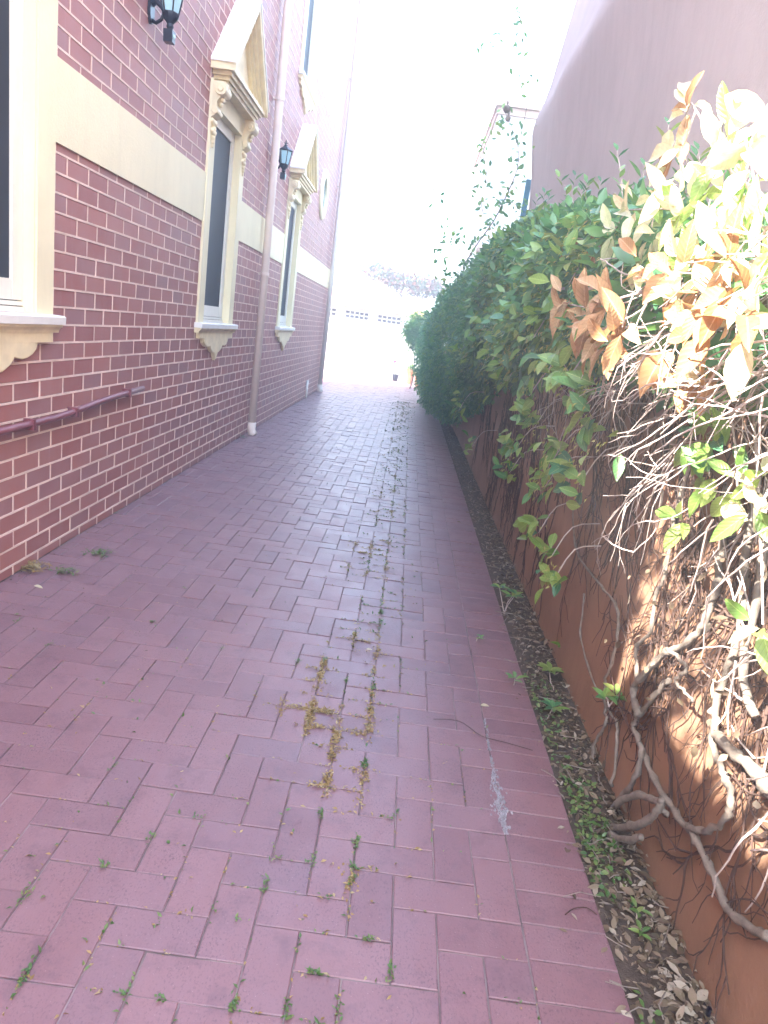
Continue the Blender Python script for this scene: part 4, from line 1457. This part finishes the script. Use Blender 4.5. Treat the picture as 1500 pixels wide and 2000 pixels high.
sp_, st_, sn_, sl_, sw_ = [], [], [], [], []
gp_, gt_, gn_, gl_, gw_ = [], [], [], [], []
for px, py, n in STRAW:
    c = on_g(px, py)
    for k in range(int(n * 3.2)):
        q = on_joint(c + np.array([rng.normal(0, 0.024), rng.normal(0, 0.036), 0])) + np.array([rng.normal(0, 0.008), rng.normal(0, 0.008), rng.random() * 0.005])
        sp_.append(q); st_.append((rng.normal(), rng.normal(), 0.5 * rng.random())); sn_.append((rng.normal(0, 0.4), rng.normal(0, 0.4), 1)); sl_.append(0.007 + 0.015 * rng.random() ** 1.5); sw_.append(0.004 + 0.006 * rng.random())
for px, py, n in GREEN:
    c = on_g(px, py)
    c = on_joint(c)
    for k in range(int(n * 1.7)):
        a = rng.random() * 6.283
        q = on_joint(c + np.array([rng.normal(0, 0.006), rng.normal(0, 0.018), 0])) + np.array([rng.normal(0, 0.004), rng.normal(0, 0.004), rng.random() * 0.006])
        gp_.append(q); gt_.append((math.cos(a), math.sin(a), 0.5)); gn_.append((-0.5 * math.cos(a), -0.5 * math.sin(a), 1)); gl_.append(0.007 + 0.013 * rng.random() ** 1.5); gw_.append(0.004 + 0.004 * rng.random())
# thin growth along many joints, thicker in the wet line right of the middle
for k in range(13000):
    yy = 1.0 + 15 * rng.random() ** 1.6
    line = rng.random() < 0.42
    xx = rng.normal(0.02, 0.10) if line and yy > 2.6 else rng.uniform(XL, X_SOL)
    q = on_joint(np.array([xx, yy, 0]))
    h = math.sin(q[0] * 37 + q[1] * 11) + math.sin(q[1] * 5.7 - q[0] * 13)
    if h < (0.0 if line else 0.75):
        continue
    q = q + np.array([rng.normal(0, 0.003), rng.normal(0, 0.003), rng.random() * 0.003 - 0.002])
    s = (0.6 + 0.05 * yy) * (1.7 if line else 1.0)
    if rng.random() < 0.55:
        sp_.append(q); st_.append((rng.normal(), rng.normal(), 0.5 * rng.random())); sn_.append((rng.normal(0, 0.4), rng.normal(0, 0.4), 1)); sl_.append((0.008 + 0.010 * rng.random()) * s); sw_.append(0.006 * s)
    else:
        gp_.append(q); gt_.append((rng.normal(), rng.normal(), 0.7)); gn_.append((rng.normal(0, 0.4), rng.normal(0, 0.4), 1)); gl_.append((0.008 + 0.011 * rng.random()) * s); gw_.append((0.005 + 0.003 * rng.random()) * s)
leaf_cloud('dried_joint_weeds', M['straw'], sp_, st_, sn_, sl_, sw_, None, 'far')
leaf_cloud('green_joint_weeds', M['weed'], gp_, gt_, gn_, gl_, gw_, None, 'far')
# crumbs and flakes blown against the brick wall
n = 1100
y = 2.6 + 11 * rng.random(n) ** 1.3
x = XL + 0.02 + 1.2 * rng.random(n) ** 1.8
Lq = 0.005 + 0.014 * rng.random(n) ** 2
leaf_cloud('blown_debris', M['litter'], np.stack([x, y, 0.003 + 0 * x], 1), norm(rv(n) * np.array([1, 1, 0.1])), norm(np.array([0, 0, 1]) + rv(n, 0.3)), Lq, Lq * 0.5, None, 'far')

WG = 'weed tufts at the foot of the brick wall'


def weed(label, px, py, n, L):
    b = on_g(px, py)
    t_ = thing('weed_tuft', b, label, 'weed', WG)
    P, T, N, Ls, Ws = [], [], [], [], []
    for k in range(n):
        a = rng.random() * 6.283
        P.append(b + np.array([rng.normal(0, L * 0.9), rng.normal(0, L * 0.9), 0.004 + 0.02 * rng.random()]))
        T.append((math.cos(a), math.sin(a), 0.3))
        N.append((-0.3 * math.cos(a), -0.3 * math.sin(a), 1))
        Ls.append(L * (0.5 + 0.6 * rng.random()))
        Ws.append(Ls[-1] * 0.3)
    leaf_cloud('leaves', M['weed'] if n < 60 else M['straw'], P, T, N, Ls, Ws, t_, 'flat')


weed('wide dry weed tuft on the paving at the left edge by the brick wall', 62, 1112, 140, 0.04)
weed('green weed tuft beside the wide dry tuft near the brick wall', 133, 1120, 55, 0.034)
weed('tall thin weed growing from the foot of the brick wall', 208, 1000, 26, 0.045)
weed('weed tuft beside the shoe of the beige downpipe', 474, 856, 24, 0.04)
weed('pale green weed under the left end of the brick wall pipe', 195, 1085, 50, 0.034)

# ---- fallen leaves and a twig on the paving
for label, px, py, L, mk in (('single pale yellow leaf lying on the edge course of the paving', 938, 1380, 0.042, 'leaf_pale'),
                             ('small white leaf lying among the weedy joints', 715, 1270, 0.030, 'leaf_pale'),
                             ('long whitish leaf on the paving near the brick wall', 66, 1146, 0.05, 'leaf_pale')):
    o = one_leaf(mk, on_g(px, py) + np.array([0, 0, 0.006]), (1, -0.12 if py < 1200 else 0.25, 0.02), (0.1, -0.3, 1), L, L * 0.42, None, 'near', 'fallen_leaf')
    tag(o, label, 'leaf', 'fallen leaves on the paving')
tp = [on_g(*q) + np.array([0, 0, 0.006]) for q in ((846, 1407), (880, 1408), (905, 1415), (940, 1440), (985, 1452), (1040, 1468))]
tag(build(MB().tube(smooth_path(tp, 3), 0.0016, 5), 'fallen_twig', M['tendril']), 'thin dark twig lying across the pavers by the yellow leaf', 'twig')
tp = [on_g(*q) + np.array([0, 0, 0.006]) for q in ((1103, 1790), (1120, 1778), (1145, 1776), (1165, 1790))]
tag(build(MB().tube(smooth_path(tp, 3), 0.0016, 5), 'fallen_twig', M['tendril']), 'short curved twig on the edge course nearest the camera', 'twig')
sb = on_g(1398, 2010)
tag(build(MB().box((0.915, sb[1] - 0.004, -0.02), (0.923, sb[1] + 0.004, 0.06)), 'metal_stake', M['black']), 'thin dark metal stake at the foot of the orange wall', 'stake')


# ---- vine rising beyond the hedge
vine = thing('overhanging_vine', (1.0, 9.5, 2.6), 'thin vine with sparse leaves rising above the far hedge into the sky', 'vine')
mb = MB()
VL = [[(905, 520), (930, 480), (965, 430), (990, 380), (1010, 330), (1012, 290), (1000, 250), (985, 215)], [(1012, 290), (1030, 200), (1028, 140), (1020, 70), (1015, 20)], [(930, 480), (900, 470), (880, 430), (868, 380), (866, 350)],
      [(960, 450), (940, 400), (950, 340), (945, 290), (970, 240)], [(880, 560), (860, 520), (870, 480), (890, 450)], [(975, 400), (1000, 395), (1015, 410)], [(1020, 70), (990, 60), (950, 90), (925, 100)]]
P, T, N, L, W = [], [], [], [], []
for li, pl in enumerate(VL):
    pts = smooth_path([on_y(px, py, 9.3 + 0.5 * math.sin(i * 1.3 + li)) for i, (px, py) in enumerate(pl)], 6)
    mb.tube(pts, [0.010 - 0.006 * i / len(pts) for i in range(len(pts))] if li == 0 else 0.004, 5)
    dens = 2 if li in (0, 3, 4, 5) else 1
    for q in pts:
        for k in range(dens if (dens > 1 or rng.random() < 0.75) else 0):
            a = rng.random() * 6.28
            P.append(q + rng.normal(0, 0.06, 3))
            T.append((math.cos(a), 0.2, math.sin(a) - 0.4))
            N.append((rng.normal(0, 0.5), -1, rng.normal(0.3, 0.5)))
            L.append(0.06 + 0.05 * rng.random())
            W.append(L[-1] * 0.6)
build(mb, 'stem', M['bark'], vine, smooth=True)
leaf_cloud('leaves', M['leaf'], P, T, N, [q * 0.8 for q in L], [q * 0.7 for q in W], vine, 'flat')
for px, py, r in ((990, 213, 0.045), (992, 232, 0.034)):
    c = on_y(px, py, 9.3)
    mb = MB().blob(c, (r, r, r), 10)
    for k in range(6):
        a = k * 1.047
        mb.tube([c + np.array([0, 0, r * 0.9]), c + np.array([0.02 * math.cos(a), 0.02 * math.sin(a), r + 0.05])], [0.005, 0.001], 4)
    build(mb, 'seed_head', M['bark'], vine, smooth=True)


# ---- courtyard plants
def tree(name, label, cat, base, crown, n, L, mat, trunk_r):
    t_ = thing(name, base, label, cat)
    (cx, cy, cz), (rx, ry, rz) = crown
    mb = MB()
    b = np.array(base, float)
    c0 = np.array([cx, cy, cz - rz * 0.5])
    mb.tube(smooth_path([b, (b + c0) / 2 + np.array([0.05, 0, 0]), c0], 4), [trunk_r * (1 - 0.05 * i) for i in range(9)], 8)
    lim = []
    for k in range(9):
        a = k * 2.4
        e = np.array([cx + rx * 0.75 * math.cos(a), cy + ry * 0.75 * math.sin(a), cz + rz * rng.uniform(-0.2, 0.8)])
        mb.tube(smooth_path([c0, (c0 + e) / 2 + rng.normal(0, 0.06, 3), e], 3), [trunk_r * 0.5, trunk_r * 0.4, trunk_r * 0.35, trunk_r * 0.3, trunk_r * 0.25, trunk_r * 0.2, trunk_r * 0.15], 6)
        lim.append(e)
    build(mb, 'trunk', M['bark'], t_, smooth=True)
    cl = [e + rng.normal(0, 0.18, 3) * np.array([rx, ry, rz]) for e in lim for _ in range(3)]
    idx = rng.integers(0, len(cl), n)
    P = np.array(cl)[idx] + rv(n) * np.array([rx, ry, rz]) * 0.17
    leaf_cloud('crown', M[mat], P, rv(n), norm(rv(n) + np.array([0, -0.4, 0.6])), L * (0.6 + 0.8 * rng.random(n)), L * 0.5 * (0.6 + 0.8 * rng.random(n)), t_, 'far')
    return t_


tree('flowering_tree', 'sparse rust and green leaved tree behind the garage roof', 'tree', (-0.55, 27.5, 0), ((-0.55, 27.5, 3.15), (1.6, 1.2, 0.75)), 5000, 0.13, 'rust_leaf', 0.05)
tree('courtyard_shrub', 'bright green sunlit shrub at the end of the hedge', 'shrub', (0.18, 20.2, 0), ((0.18, 20.2, 1.25), (0.34, 0.36, 0.75)), 3600, 0.09, 'sunleaf', 0.02)


def pot(name, label, base, r, h, mat, plant):
    t_ = thing(name, base, label, 'plant pot', 'potted plants in the courtyard')
    mb = MB().lathe(base, [(r * 0.68, 0), (r * 0.95, h * 0.86), (r * 1.08, h * 0.86), (r * 1.1, h), (r * 0.95, h), (r * 0.93, h * 0.9)], 18)
    build(mb, 'pot', M[mat], t_)
    n, L, ht, mk = plant
    b = np.array(base, float) + np.array([0, 0, h * 0.92])
    P = b + rv(n) * np.array([r * 0.5, r * 0.5, 0]) + np.stack([0 * np.ones(n), 0 * np.ones(n), ht * rng.random(n)], 1)
    leaf_cloud('plant', M[mk], P, norm(rv(n) + np.array([0, 0, 0.7])), norm(rv(n) + np.array([0, -0.5, 0.5])), L * (0.6 + 0.7 * rng.random(n)), L * 0.3 * (0.6 + 0.7 * rng.random(n)), t_, 'far')
    return t_


pot('terracotta_pot', 'larger terracotta pot with a spiky light green plant', (0.16, 22.2, 0), 0.14, 0.42, 'terracotta', (130, 0.11, 0.16, 'weed'))
pot('terracotta_pot', 'smaller orange pot half hidden by the end of the hedge', (0.40, 21.6, 0), 0.12, 0.28, 'terracotta', (80, 0.08, 0.10, 'sunleaf'))
t_ = pot('dark_pot', 'small dark pot with a leggy rose carrying one crimson flower', (-0.30, 22.6, 0), 0.11, 0.20, 'black', (120, 0.06, 1.0, 'sunleaf'))
build(MB().blob(on_y(771, 706, 22.5), (0.05, 0.05, 0.05)), 'flower', M['flower'], t_, smooth=True)
